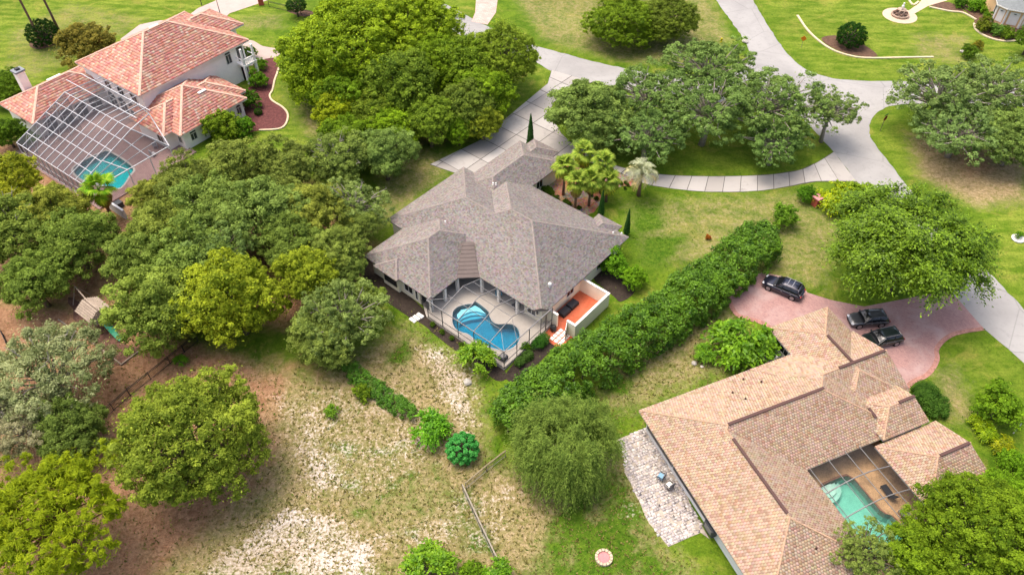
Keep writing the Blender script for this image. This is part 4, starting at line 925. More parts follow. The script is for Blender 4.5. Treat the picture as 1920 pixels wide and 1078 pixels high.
for v in vl:
    MB().bar((UW, v, ZW), (UR, v, ZT), 0.075, 0.12).build('rafter', M_WAL, cgc); MB().bar((UW, v, 0.15), (UW, v, ZW), 0.1, 0.1).build('post', M_WAL, cgc)
    if v > 3: MB().bar((UR, v, ZT), (-1.0 if v < 8 else 0.3, v, ZT - (0.0 if v < 8 else 0.35)), 0.08, 0.12).build('rafter', M_WAL, cgc)
for u in us4: MB().bar((u, vl[0], zs(u)), (u, vl[-1], zs(u)), 0.075, 0.075).build('purlin', M_WAL, cgc)
for u in (-3.4, -1.2): MB().bar((u, 3.3, ZT), (u, 19.8, ZT), 0.1, 0.1).build('purlin', M_WAL, cgc)
MB().bar((UW, vl[0], 1.4), (UW, vl[-1], 1.4), 0.06, 0.08).build('chair_rail', M_WAL, cgc); MB().bar((UW, vl[0], 0.2), (UW, vl[-1], 0.2), 0.06, 0.08).build('sill_rail', M_WAL, cgc)
# sloping near end
SE = [(-12.6, -0.7), (-9.0, -0.7), (-5.6, -0.7), (-2.4, -0.7)]
top_e = [(UW, 1.6, ZW), (-10.6, 1.6, zs(-10.6)), (-7.0, 1.6, zs(-7.0)), (UR, 1.6, ZT), (-1.1, 4.15, 5.6)]
for (u, v), tp_ in zip(SE, top_e): MB().bar((u, v, 3.0), tp_, 0.12, 0.14).build('rafter', M_WAL, cgc); MB().bar((u, v, 0.15), (u, v, 3.0), 0.1, 0.1).build('post', M_WAL, cgc)
MB().bar((-12.6, -0.7, 3.0), (-2.4, -0.7, 3.0), 0.12, 0.12).build('purlin', M_WAL, cgc); MB().bar((-2.4, -0.7, 3.0), (-1.1, 4.15, 5.6), 0.12, 0.12).build('rafter', M_WAL, cgc); MB().bar((UR, 1.6, ZT), (-1.1, 4.15, 5.6), 0.12, 0.12).build('rafter', M_WAL, cgc)
for k in (1, 2):
    f_ = k / 3; a = [Vector((u, v, 3.0)).lerp(Vector(q), f_) for (u, v), q in zip(SE, top_e)]
    for p_, q_ in zip(a, a[1:]): MB().bar(p_, q_, 0.08, 0.09).build('purlin', M_WAL, cgc)
MB().bar((-1.1, 4.15, 5.6), (-1.0, 8.0, ZT), 0.1, 0.1).build('rafter', M_WAL, cgc)
for i in range(5):
    for j in range(11): panel(cgc, [(us4[i], vl[j], zs(us4[i])), (us4[i + 1], vl[j], zs(us4[i + 1])), (us4[i + 1], vl[j + 1], zs(us4[i + 1])), (us4[i], vl[j + 1], zs(us4[i]))], SCW)
for j in range(11): panel(cgc, [(UW, vl[j], 0.15), (UW, vl[j + 1], 0.15), (UW, vl[j + 1], ZW), (UW, vl[j], ZW)], SCW2)
for j in range(1, 11): panel(cgc, [(UR, vl[j], ZT), (-1.0, vl[j], ZT), (-1.0, vl[j + 1], ZT), (UR, vl[j + 1], ZT)], SCW2)
for (a, q), (b, r_) in zip(zip(SE, top_e), list(zip(SE, top_e))[1:]): panel(cgc, [(*a, 3.0), (*b, 3.0), r_, q], SCW)
MB().poly([(UR, 17.0, ZT), (UW, 17.0, ZW), (UW, 17.0, 0.15), (UR, 17.0, 0.15)]).build('screen_panel', SCW2, cgc)
for k in range(1, 5):
    u = us4[k]; MB().bar((us4[k - 1], 17.0, 0.15), (u, 17.0, zs(u)), 0.06, 0.06).build('brace', M_WAL, cgc); MB().bar((u, 17.0, 0.15), (u, 17.0, zs(u)), 0.09, 0.09).build('post', M_WAL, cgc)
for k, (u, v) in enumerate([(-3.2, 3.2), (-1.8, 4.6)]):
    tt = thing('patio_chair', ['white patio chair near the cage end of the villa deck', 'white patio chair against the villa wing on the deck'][k], 'chair', FC.w(u, v, 0.15), FC.a + k)
    MB().box((0, 0, 0.42), (0.6, 0.6, 0.1)).build('seat', M_WAL, tt); MB().box((-.27, 0, 0.75), (0.08, 0.6, 0.6)).build('backrest', M_WAL, tt)
    for x in (-.25, .25):
        for y in (-.25, .25): MB().box((x, y, 0.19), (0.05, 0.05, 0.38)).build('leg', M_WAL, tt)
# low pool equipment wall behind the fan palm
ew = thing('equipment_wall', 'low grey service wall below the villa pool behind the fan palm', 'wall', P(222, 400, 0), FC.a)
MB().box((0, 0, 0.7), (0.3, 3.6, 1.4)).build('wall', M_GREYW, ew); MB().box((0.9, 1.0, 0.4), (0.9, 0.9, 0.8)).build('equipment_box', mat('dark_grey_metal', A(70, 74, 80)), ew)

# ================================================================== PEACH HOUSE, upper right corner
fp = P(1884, 48); FPh = Frame((fp.x, fp.y), -12)
hp = thing('peach_house', 'peach and white bay end of a house with grey roof in the top right corner', 'house', FPh.O, FPh.a)
M_PEACH = mat('peach_stucco', A(224, 186, 140, 1.1), 0.9, 0.06)
bay = [(-1.6, 3.2), (-1.9, 1.2), (-0.6, -0.2), (1.9, -0.7), (4.2, 0.0), (5.2, 1.6), (14, 1.6), (14, 14), (-1.6, 14)]
MB().prism(bay, -0.1, 3.1).build('wall', M_PEACH, hp)
def off(p, d):
    c = (5, 6); k = math.hypot(p[0] - c[0], p[1] - c[1]); return (c[0] + (p[0] - c[0]) * (k + d) / k, c[1] + (p[1] - c[1]) * (k + d) / k)
eav = [off(p, 0.6) for p in bay]; rp = MB(); rp.prism(eav, 3.02, 3.2).build('roof_fascia', M_FRAME_W, hp)
rr = MB(); eav2 = [off(p, 0.56) for p in bay]
for k in range(len(eav2)):
    a, b = eav2[k], eav2[(k + 1) % len(eav2)]; rr.poly([(*a, 3.2), (*b, 3.2), (5.5, 7.0, 6.2)])
rr.build('roof', mat('grey_shingle_plain', A(138, 144, 144), 0.9, 0.15, 2), hp)
for (a, b) in zip(bay[1:5], bay[2:6]):
    d = Vector((b[0] - a[0], b[1] - a[1])); L = d.length; d /= L; n = Vector((d.y, -d.x)); m_ = Vector(a) + d * L / 2 + n * 0.03
    MB().box((m_.x, m_.y, 1.5), (L * 0.62, 0.1, 2.2), math.atan2(d.y, d.x)).build('panel', M_FRAME_W, hp)
    for q in (a,): MB().box((q[0] + n.x * .05, q[1] + n.y * .05, 1.4), (0.28, 0.28, 2.9), math.atan2(d.y, d.x)).build('pilaster', M_FRAME_W, hp)
    m2 = m_ + n * 0.06; MB().lathe([(0.22, 0), (0.22, 0.03)], 10, (m2.x, m2.y, 2.35)).build('lamp_niche', M_BLACK, hp)
window(hp, -1.78, 2.1, 0.8, 1.2, 1.7, 'u-', mg=M_GRID)
# ================================================================== VEGETATION
def unit(a): return a / (np.linalg.norm(a, axis=-1, keepdims=True) + 1e-9)
def leaf_mesh(name, pos, nrm, size, col, aspect=0.55, mt=None, along=None):
    """one bent-free rhombus per leaf"""
    N = len(pos); nrm = unit(nrm)
    r = RNG.normal(size=(N, 3)) if along is None else along
    t1 = unit(r - (r * nrm).sum(1, keepdims=True) * nrm); t2 = np.cross(nrm, t1)
    L = size[:, None]; W = L * aspect
    V = np.stack([pos - t1 * L * .5, pos + t2 * W * .5 - t1 * L * .05, pos + t1 * L * .5, pos - t2 * W * .5 - t1 * L * .05], 1).reshape(-1, 3)
    return np_mesh(name, V, np.arange(4 * N).reshape(N, 4), np.repeat(np.clip(col, 0.001, 1), 4, 0), mt)
LEAF = leaf_mat('leaf', 0.28); LEAFG = leaf_mat('glossy_leaf', 0.22, 0.42, 0.16)
BARK = mat('bark', A(112, 100, 86, 1.3), 0.95, 0.3, 3, bump=0.6); BARKG = mat('pale_bark', A(168, 158, 146, 1.3), 0.95, 0.25, 3, bump=0.5)
def pal(lo, hi, t, rnd=0.18):
    c = np.array(lo)[None] * (1 - t[:, None]) + np.array(hi)[None] * t[:, None]
    return c * (1 + RNG.uniform(-rnd, rnd, (len(t), 1)))
def crown_mesh(name, Rr, nl, lr, ncl, cr, nlf, leaf, lo, hi, flat=0.75, spread=0.66, up=0.35, mt=None, low=-0.25, lobe_var=0.42, aspect=0.6, rv=(0.5, 1.22)):
    i = np.arange(nl) + 0.5; ph = i * 2.39996 + RNG.uniform(0, 6.28); zz = 1 - (1 - low) * i / nl
    d = np.stack([np.sqrt(np.maximum(0, 1 - zz ** 2)) * np.cos(ph), np.sqrt(np.maximum(0, 1 - zz ** 2)) * np.sin(ph), zz], 1)
    lob = d * Rr * spread * RNG.uniform(rv[0], rv[1], (nl, 1)); lob[:, 2] *= flat
    lrad = lr * Rr * RNG.uniform(1 - lobe_var, 1 + lobe_var, nl)
    lt = RNG.uniform(0, 1, nl)
    cd_ = unit(RNG.normal(size=(nl, ncl, 3)) + d[:, None] * 0.75 + np.array([0, 0, up]))
    cp = lob[:, None] + cd_ * (lrad[:, None] * RNG.uniform(0.55, 1.08, (nl, ncl)))[:, :, None] * np.array([1, 1, 0.85])
    ct_ = np.clip(0.45 * lt[:, None] + 0.55 * RNG.uniform(0, 1, (nl, ncl)), 0, 1)
    cpf, cdf, ctf = cp.reshape(-1, 3), cd_.reshape(-1, 3), ct_.ravel(); M = len(cpf)
    crad = cr * Rr * RNG.uniform(0.6, 1.25, M)
    ld = unit(RNG.normal(size=(M, nlf, 3)) + 0.45 * cdf[:, None] + np.array([0, 0, 0.25]))
    rad = RNG.uniform(0.15, 1, (M, nlf)) ** 0.5
    lp = cpf[:, None] + ld * (crad[:, None] * rad)[:, :, None] * np.array([1, 1, 0.72])
    nr = ld * 0.7 + np.array([0, 0, 0.55]) + RNG.normal(size=ld.shape) * 0.42
    tt = np.clip(ctf[:, None] * 0.75 + RNG.uniform(0, 0.3, (M, nlf)), 0, 1).ravel()
    lp = lp.reshape(-1, 3); nr = nr.reshape(-1, 3)
    nf = len(lp) // 6; li = RNG.integers(0, nl, nf); fd = unit(RNG.normal(size=(nf, 3)) + d[li] * .6 + np.array([0, 0, .2]))   # loose leaves between the clumps
    lp = np.vstack([lp, lob[li] + fd * (lrad[li] * RNG.uniform(.5, 1.3, nf))[:, None] * np.array([1, 1, .85])]); nr = np.vstack([nr, fd + np.array([0, 0, .4]) + RNG.normal(size=fd.shape) * .5]); tt = np.concatenate([tt, RNG.uniform(0, .9, nf)]); n = len(lp)
    me = leaf_mesh(name, lp, nr, leaf * RNG.uniform(0.45, 1.6, n), pal(lo, hi, tt), aspect, mt or LEAF)
    return dict(mesh=me, lobes=lob, R=Rr, flat=flat)
def shoot_mesh(name, Rr, ns, k, ln, leaf, lo, hi, droop=0.3, flat=0.8, inner=0.35, spread=0.12, low=-0.1, mt=None, upb=0.4, aspect=0.5, hang=0.0, tips=0):
    """leafy shoots that run outward, or hang"""
    d = unit(RNG.normal(size=(ns, 3))); d[:, 2] = np.where(d[:, 2] < low, -d[:, 2], d[:, 2]); d = unit(d)
    bd_ = unit(RNG.normal(size=(44, 3)) + np.array([0, 0, .35])); bv = 0.56 + 0.5 * np.max(np.clip(d @ bd_.T, 0, 1) ** 18, 1, keepdims=True)
    st = d * bv * Rr * RNG.uniform(inner, 0.95, (ns, 1)) * np.array([1, 1, flat]); dr = unit(d * np.array([1, 1, 0.6]) + np.array([0, 0, upb]) + RNG.normal(size=d.shape) * 0.28)
    if tips:      # shoots gathered in starry sprays at branch ends
        td = unit(RNG.normal(size=(tips, 3))); td[:, 2] = np.where(td[:, 2] < low, -td[:, 2], td[:, 2]); tr_ = Rr * RNG.uniform(.5, .9, (tips, 1)) * np.array([1, 1, flat]); own = RNG.integers(0, tips, ns)
        d = td[own]; st = (td * tr_)[own] + RNG.normal(size=(ns, 3)) * ln * .12; dr = unit(d * .75 + RNG.normal(size=(ns, 3)) * .62 + np.array([0, 0, upb]))
    Ls = ln * RNG.uniform(0.6, 1.25, ns); tt = np.linspace(0.1, 1, k)[None] * np.ones((ns, 1)); tt += RNG.uniform(-.05, .05, tt.shape)
    q = Ls[:, None] * tt
    pp = st[:, None] + dr[:, None] * (q * (1 - hang * tt))[:, :, None]
    pp[:, :, 2] -= droop * q * tt + hang * q * tt * 1.6
    pp += RNG.normal(size=pp.shape) * spread
    tip = dr[:, None] * np.ones((1, k, 1)); tip[:, :, 2] -= droop + 1.5 * hang
    ct_ = np.clip(RNG.uniform(0, 1, (ns, 1)) * 0.7 + RNG.uniform(0, .35, (ns, k)), 0, 1)
    nr = np.array([0, 0, 0.8]) + d[:, None] * 0.5 + RNG.normal(size=pp.shape) * 0.45
    n = ns * k
    al = (tip + RNG.normal(size=tip.shape) * 0.45).reshape(-1, 3)
    me = leaf_mesh(name, pp.reshape(-1, 3), nr.reshape(-1, 3), leaf * RNG.uniform(0.65, 1.3, n), pal(lo, hi, ct_.ravel()), aspect, mt or LEAF, al)
    i = np.arange(8); lob = np.stack([np.cos(i * .785), np.sin(i * .785), 0.1 + 0 * i], 1) * Rr * 0.55
    return dict(mesh=me, lobes=lob, R=Rr, flat=flat)
G = lambda r, g, b: A(r, g, b, 1.3)
PRO = {}
for k in range(3): PRO['oak%d' % k] = crown_mesh('oak_crown', 5.5, 30, 0.33, 14, 0.115, 115, 0.23, G(66, 84, 32), G(168, 178, 92), 0.74, 0.68, low=-0.45)
for k in range(2): PRO['big%d' % k] = crown_mesh('big_crown', 10.0, 62, 0.25, 20, 0.066, 84, 0.27, (G(70, 100, 20), G(66, 88, 26))[k], (G(176, 198, 52), G(166, 180, 74))[k], 0.85, 0.74, low=-0.5, rv=(.7, 1.12))
for k in range(3): PRO['dense%d' % k] = crown_mesh('dense_crown', 5.5, 24, 0.37, 20, 0.105, 100, 0.25, G(70, 100, 20), G(180, 204, 52), 0.85, 0.64, low=-0.5)
for k in range(3): PRO['open%d' % k] = crown_mesh('open_crown', 9.0, 66, 0.16, 7, 0.06, 75, 0.27, G(66, 88, 38), G(158, 174, 98), 0.55, 0.78, low=-0.6, lobe_var=0.5)
for k in range(2): PRO['fluff%d' % k] = crown_mesh('fluffy_crown', 4.0, 24, 0.35, 18, 0.105, 100, 0.18, G(66, 90, 24), G(172, 188, 70), 0.9, 0.66, low=-0.5)
PRO['maple'] = shoot_mesh('maple_crown', 8.0, 6600, 12, 1.8, 0.3, G(42, 74, 12), G(156, 184, 50), 0.5, 0.75, 0.45, 0.13, mt=LEAFG, tips=170, upb=0.15)
PRO['pine'] = crown_mesh('pine_crown', 7.0, 40, 0.25, 20, 0.05, 85, 0.4, G(100, 122, 16), G(184, 198, 36), 0.6, 0.72, low=-0.35, aspect=0.16)
PRO['willow'] = shoot_mesh('willow_crown', 5.0, 3000, 22, 2.8, 0.24, G(70, 92, 34), G(156, 172, 84), 0.25, 0.8, 0.45, 0.09, low=-0.05, upb=0.25, aspect=0.22, hang=0.6, tips=85)
for k in range(3): PRO['shrub%d' % k] = crown_mesh('shrub_crown', 1.5, 9, 0.46, 14, 0.16, 52, 0.15, G(66, 98, 22), G(146, 176, 48), 0.85, 0.55, low=-0.4)
PRO['round'] = crown_mesh('clipped_crown', 1.8, 60, 0.2, 8, 0.07, 40, 0.10, G(34, 66, 18), G(66, 104, 30), 0.85, 0.8, low=-0.7, lobe_var=0.05, rv=(.97, 1.03))
PRO['spray'] = shoot_mesh('spray_crown', 1.6, 420, 9, 0.9, 0.26, G(66, 106, 18), G(146, 178, 50), 0.6, 0.85, 0.4, 0.05, mt=LEAFG, tips=26, upb=0.3)
PRO['rosette'] = crown_mesh('rosette_crown', 1.7, 44, 0.16, 7, 0.09, 40, 0.2, G(40, 128, 48), G(96, 190, 84), 0.85, 0.82, low=-0.5, lobe_var=0.1, mt=LEAFG, rv=(.95, 1.05))
PRO['lichen'] = crown_mesh('lichen_crown', 5.5, 22, 0.3, 13, 0.11, 120, 0.25, G(96, 112, 56), G(206, 206, 158), 0.6, 0.74, low=-0.2, aspect=0.35)
GROW = 1.1; GO_, GI_, GT_ = 'oaks between the villa and the grey house', 'live oaks in the driveway island', 'live oaks right of the junction'
def tree(key, px, py, rpx, label, tint=(1, 1, 1), zc=None, hs=1.0, cat='tree', name='tree', group=None, trunk=True, bark=None, rz=None, limbs=True, twigs=0):
    pr = PRO[key]; r = rpx * mpp(px, py, 3.0)
    zc = zc if zc is not None else max(1.4, 0.62 * r * hs + 1.9)
    r = rpx * (GROW if group else 1.0) * mpp(px, py, zc); p = P(px, py, zc); s = r / pr['R']
    rz = random.uniform(0, 6.28) if rz is None else rz
    t_ = thing(name, label, cat, (p.x, p.y, 0), rz, group)
    if group in (GO_, GI_, GT_, 'oaks along the left edge'): tint = tuple(x * 1.16 for x in tint)
    c = bpy.data.objects.new('crown', pr['mesh']); link(c, t_); c.location = (0, 0, zc); c.scale = (s, s, s * hs); c.color = (*tint, 1)
    m = MB(); h0 = max(0.3, zc - 0.45 * r * pr['flat'] * hs); rt = max(0.06, 0.045 * r + 0.05)
    m.tube([(0, 0, -0.1), (0.03 * r, 0.02 * r, h0 * 0.5), (0, 0, h0)], [rt * 1.35, rt, rt * 0.85], 7)
    if limbs:
        for q in pr['lobes']:
            e = Vector((q[0] * s, q[1] * s, zc + q[2] * s * hs)) ; a = Vector((0, 0, h0 * 0.92)); mid = a.lerp(e, 0.5) + Vector((random.uniform(-.1, .1) * r, random.uniform(-.1, .1) * r, 0.06 * r))
            m.tube([a, mid, e], [rt * 0.55, rt * 0.34, rt * 0.12], 5, False)
    m.build('trunk', bark or BARK, t_, smooth=True)
    if twigs:
        q = MB()
        for _ in range(twigs):
            a_ = random.uniform(0, 6.28); e_ = random.uniform(.3, 1.3); dd = Vector((math.cos(a_) * math.cos(e_), math.sin(a_) * math.cos(e_), math.sin(e_))); b_ = Vector((0, 0, zc - .1 * r)) + dd * r * .45; p_ = b_ + dd * r * random.uniform(.35, .6); q.tube([b_, b_.lerp(p_, .5) + Vector((random.uniform(-.2, .2), random.uniform(-.2, .2), .15)), p_], [.09, .06, .02], 4, False)
            for _k in range(4):
                f_ = random.uniform(.3, .95); o_ = b_.lerp(p_, f_); q.tube([o_, o_ + Vector((random.gauss(0, .5), random.gauss(0, .5), random.uniform(.1, .7))) * .14 * r], [.035, .012], 3, False)
        q.build('bare_twigs', BARKG, t_, kind='stuff')
    return t_
Y_ = lambda k, y=0.0: (k * (1 + y), k * (1 + y * 0.35), k * (1 - y))
# the grove between the villa lawn and the grey house, back to front
GR = 'grove behind the villa lawn'
tree('big0', 655, 105, 122, 'huge rounded lime-green tree at the left end of the upper grove', (1.1, 1.16, 0.72), 6.0, 0.95, group=GR)
tree('big0', 765, 62, 100, 'tall lime-green tree at the road edge of the upper grove', (1.12, 1.18, 0.72), 6.0, 0.95, group=GR)
tree('dense2', 872, 132, 62, 'dark leafy tree between the lime tree and the bright roadside tree', (0.72, 0.82, 0.8), 5.0, group=GR)
tree('big1', 938, 112, 68, 'bright leafy tree by the road above the concrete driveway', (1.2, 1.35, 0.72), 5.5, group=GR, rz=2.0)
tree('fluff0', 755, 165, 66, 'fluffy mid-green tree in the middle of the upper grove', (0.82, 0.98, 0.7), 6.0, group=GR)
tree('dense1', 655, 185, 55, 'dark glossy tree under the lime dome', (0.62, 0.78, 0.6), 4.5, group=GR)
tree('fluff1', 872, 200, 56, 'dark olive tree overhanging the top of the driveway', (0.72, 0.82, 0.8), 4.5, group=GR)
tree('fluff1', 805, 225, 48, 'soft rounded green tree at the front of the upper grove', (0.92, 1.1, 0.7), 4.5, group=GR)
tree('fluff0', 905, 232, 36, 'small yellowish tree beside the concrete driveway edge', (1.15, 1.12, 0.7), 2.8, group=GR)
tree('dense2', 640, 215, 48, 'yellow-tipped tree at the lawn side of the upper grove', (1.22, 1.1, 0.6), 3.8, group=GR)
tree('dense0', 735, 240, 48, 'bright green understorey tree with drooping sprays', (0.95, 1.12, 0.65), 3.6, group=GR, rz=1)
tree('dense1', 655, 262, 50, 'dark shrubby tree at the lower left of the upper grove', (0.7, 0.85, 0.65), 3.0, group=GR)
tree('dense1', 905, 175, 50, 'dark green tree filling the gap above the driveway', (0.8, 0.95, 0.66), 4.2, group=GR, rz=4)
tree('big0', 815, 120, 62, 'mid-green tree between the lime tree and the dark leafy tree', (0.86, 1.0, 0.64), 5.4, group=GR, rz=5)
tree('fluff1', 700, 215, 50, 'olive-green rounded tree in the lower middle of the upper grove', (0.9, 1.0, 0.66), 4.4, group=GR, rz=2)
tree('big0', 600, 150, 60, 'lime-green tree flank facing the villa lawn', (1.15, 1.25, 0.7), 4.2, group=GR, rz=1)
tree('dense2', 860, 240, 34, 'small dark tree overlapping the driveway slabs', (0.7, 0.9, 0.6), 2.8, group=GR)
# oaks between the villa pool and the grey house
GO = 'oaks between the villa and the grey house'
tree('oak0', 635, 300, 56, 'oak with vine leaves around bare pale branches', (0.9, 1.05, 0.85), 4.2, group=GO, bark=BARKG, twigs=26)
tree('oak1', 720, 290, 52, 'green oak leaning over the dark lawn left of the driveway', (0.85, 1.08, 0.95), 4.2, group=GO)
tree('oak2', 535, 320, 58, 'olive oak at the corner of the villa lawn', (0.92, 1.0, 0.75), 4.5, group=GO)
tree('oak1', 440, 322, 64, 'broad olive oak below the villa wing', (0.95, 1.02, 0.72), 5.0, group=GO)
tree('oak2', 345, 345, 54, 'dense olive oak between the villa pool and wing', (0.92, 0.98, 0.72), 5.0, group=GO)
tree('oak0', 285, 372, 38, 'yellowish oak right of the fan palm', (1.15, 1.12, 0.68), 4.0, group=GO)
tree('open0', 665, 385, 66, 'thin grey-green oak beside the grey roof', (1.12, 1.18, 1.05), 4.5, group=GO, bark=BARKG, twigs=10)
tree('oak0', 590, 395, 60, 'yellow-green oak in the middle of the oak belt', (1.12, 1.1, 0.66), 5.0, group=GO, rz=1.5)
tree('oak1', 500, 395, 74, 'large grey-green oak at the centre of the oak belt', (0.92, 1.12, 0.95), 5.5, group=GO, rz=2.5)
tree('oak2', 405, 400, 78, 'large pale green oak left of the belt centre', (0.95, 1.14, 0.88), 5.6, group=GO, rz=0.7)
tree('oak0', 305, 435, 66, 'olive oak in front of the villa pool', (0.98, 1.05, 0.68), 5.0, group=GO, rz=3)
tree('oak1', 255, 480, 62, 'dark oak above the wooden playset', (0.82, 0.98, 0.68), 4.6, group=GO, rz=4)
tree('oak2', 350, 500, 80, 'wide green oak behind the playset', (0.9, 1.1, 0.8), 5.2, group=GO, rz=5)
tree('open1', 400, 470, 70, 'grey-green airy oak in the oak belt', (0.98, 1.12, 1.0), 6.0, group=GO)
tree('oak1', 560, 465, 60, 'dark oak between two yellow-green oaks', (0.75, 0.92, 0.62), 4.4, group=GO, rz=1)
tree('fluff0', 440, 565, 84, 'big yellow-green bushy oak in front of the belt', (1.2, 1.16, 0.55), 5.2, 1.1, group=GO)
tree('fluff1', 578, 515, 58, 'yellow-topped oak beside the path to the grey house', (1.16, 1.14, 0.6), 5.0, 1.1, group=GO)
tree('oak0', 300, 575, 84, 'broad oak overhanging the green slide', (0.95, 1.1, 0.68), 4.8, group=GO, rz=0.2)
tree('open2', 640, 590, 84, 'grey-green feathery oak left of the pool cage', (1.15, 1.2, 1.05), 4.6, 1.2, group=GO, bark=BARKG)
tree('oak2', 615, 628, 62, 'low grey oak above the thin hedge end', (1.0, 1.12, 0.88), 3.4, group=GO, rz=1.1)
tree('oak2', 674, 420, 34, 'grey-green oak closest to the left corner of the grey roof', (1.0, 1.12, 0.85), 4.0, group=GO, rz=2.7)
tree('oak0', 625, 468, 50, 'olive oak filling the belt left of the house wall', (0.95, 1.06, 0.75), 4.4, group=GO, rz=1.9)
tree('oak1', 652, 505, 36, 'small dark oak beside the house corner bed', (0.85, 1.0, 0.75), 3.4, group=GO, rz=0.6)
tree('oak1', 690, 560, 34, 'small green oak near the house corner window', (1.0, 1.15, 0.72), 3.0, group=GO, rz=2.2)
# left edge
GL = 'oaks along the left edge'
tree('fluff0', 22, 340, 52, 'yellow-tinged oak under the villa cage at the left edge', (1.3, 1.15, 0.55), 4.5, group=GL)
tree('oak0', 100, 400, 62, 'yellow-green oak left of the fan palm', (1.15, 1.1, 0.6), 4.5, group=GL, rz=1)
tree('oak1', 30, 430, 76, 'dark oak with bare twigs at the left edge', (0.85, 0.98, 0.62), 4.8, group=GL, rz=2, twigs=10)
tree('oak2', 140, 450, 70, 'dark green oak above the swing beam', (0.82, 1.0, 0.62), 4.6, group=GL, rz=3)
tree('oak0', 65, 530, 62, 'low dark oak left of the playset', (0.78, 0.98, 0.6), 3.8, group=GL, rz=4)
tree('fluff1', 5, 385, 40, 'small yellow oak cut by the left edge', (1.35, 1.15, 0.5), 5.5, group=GL)
tree('dense0', 12, 165, 40, 'dark shrubby tree behind the villa chimney', (0.55, 0.72, 0.6), 2.4)
tree('dense1', 12, 250, 32, 'dark tree against the left wall of the villa', (0.42, 0.58, 0.5), 2.4)
# lower left
tree('lichen', 92, 700, 108, 'pale lichen-covered tree at the left of the sandy yard', (0.92, 1.0, 0.86), 4.2, bark=BARKG, twigs=12)
tree('lichen', 40, 800, 72, 'grey mossy tree below the lichen tree', (0.95, 0.9, 0.92), 3.2, bark=BARKG, rz=2, twigs=24)
tree('oak1', 140, 810, 68, 'dark green tree behind the yellow pine', (0.72, 0.9, 0.66), 3.0, rz=1)
tree('pine', 85, 965, 148, 'yellow-green pine in the lower left corner', (0.94, 0.98, 0.8), 6.5, 0.9, bark=mat('pine_bark', A(128, 92, 70), 0.95, 0.3, 3))
tree('big1', 360, 825, 142, 'large spreading yellow-green tree standing alone in the sandy yard', (1.2, 1.25, 0.82), 6.0, 0.95, rz=0.4)
# island in the driveway loop
GI = 'live oaks in the driveway island'
for k, (px, py, rp, z, kk, lab, ti) in enumerate([
        (1110, 215, 76, 4.6, 'oak0', 'dense live oak at the left tip of the driveway island', (0.8, 1.0, 0.85)),
        (1215, 175, 80, 6.0, 'open1', 'live oak of the island that leans over the road on the left', (0.86, 1.05, 0.84)),
        (1215, 250, 74, 4.6, 'open2', 'live oak above the pindo palm at the island edge', (0.8, 1.02, 0.85)),
        (1330, 125, 84, 6.6, 'open0', 'live oak at the back of the island reaching the junction', (0.88, 1.06, 0.88)),
        (1330, 200, 92, 6.4, 'open1', 'central live oak of the island with a pale bent limb', (0.84, 1.04, 0.86)),
        (1445, 190, 92, 6.4, 'open2', 'airy live oak on the junction side of the island', (0.9, 1.08, 0.88)),
        (1455, 262, 66, 4.2, 'open0', 'low live oak overhanging the curved driveway', (0.8, 1.04, 0.84)),
        (1560, 205, 54, 5.5, 'open1', 'outermost sparse live oak branches over the road junction', (1.0, 1.12, 0.98))]):
    tree(kk, px, py, rp, lab, ti, z, 0.85, group=GI, bark=BARKG, rz=k * 1.3)
tree('big0', 1165, 40, 70, 'dark spreading tree on the dry field beyond the road, left half', (0.78, 0.9, 0.75), 3.6, 0.8)
tree('big1', 1250, 38, 62, 'yellow-green spreading tree on the dry field beyond the road, right half', (0.85, 0.95, 0.66), 3.6, 0.8, rz=2)
# right side
GT = 'live oaks right of the junction'
for k, (px, py, rp, z, kk, lab, ti) in enumerate([
        (1770, 175, 92, 6.0, 'open0', 'grey-green live oak leaning over the side road', (1.02, 1.14, 1.1)),
        (1865, 165, 82, 6.5, 'open1', 'tall grey live oak at the right edge above the side road', (1.05, 1.16, 1.1)),
        (1800, 245, 84, 4.4, 'open2', 'low grey-green live oak in front of the side road', (0.98, 1.16, 1.12)),
        (1905, 260, 60, 4.4, 'oak0', 'live oak cut by the right edge over dry grass', (0.9, 1.12, 0.98))]):
    tree(kk, px, py, rp, lab, ti, z, 0.85, group=GT, bark=BARKG, rz=k * 1.7 + 0.4)
tree('dense1', 1934, 72, 24, 'dark evergreen at the right edge beside the peach house', (0.5, 0.66, 0.7), 3.0)
tree('maple', 1703, 462, 152, 'great leafy shade tree over the brick driveway and parked cars', (0.86, 0.98, 0.78), 7.0, 0.85)
tree('big0', 1845, 1005, 130, 'dense green tree covering the lower right corner', (0.7, 0.82, 0.6), 5.5, 0.9)
tree('dense2', 1725, 1050, 74, 'lower leafy tree beside the tan house courtyard', (0.75, 0.88, 0.66), 3.6, rz=2)
tree('open2', 1625, 1035, 66, 'light feathery tree overhanging the green pool', (1.25, 1.3, 0.9), 4.2, rz=1)
tree('dense0', 1880, 920, 46, 'dark tree at the corner of the tan roof', (0.7, 0.95, 0.6), 3.0, rz=1)
tree('open0', 1800, 930, 40, 'thin light green branches above the tan roof corner', (1.3, 1.35, 0.7), 5.2, rz=3)
tree('willow', 1062, 830, 106, 'weeping green tree below the tall hedge', (0.92, 1.06, 0.82), 3.8, 1.0, limbs=True)
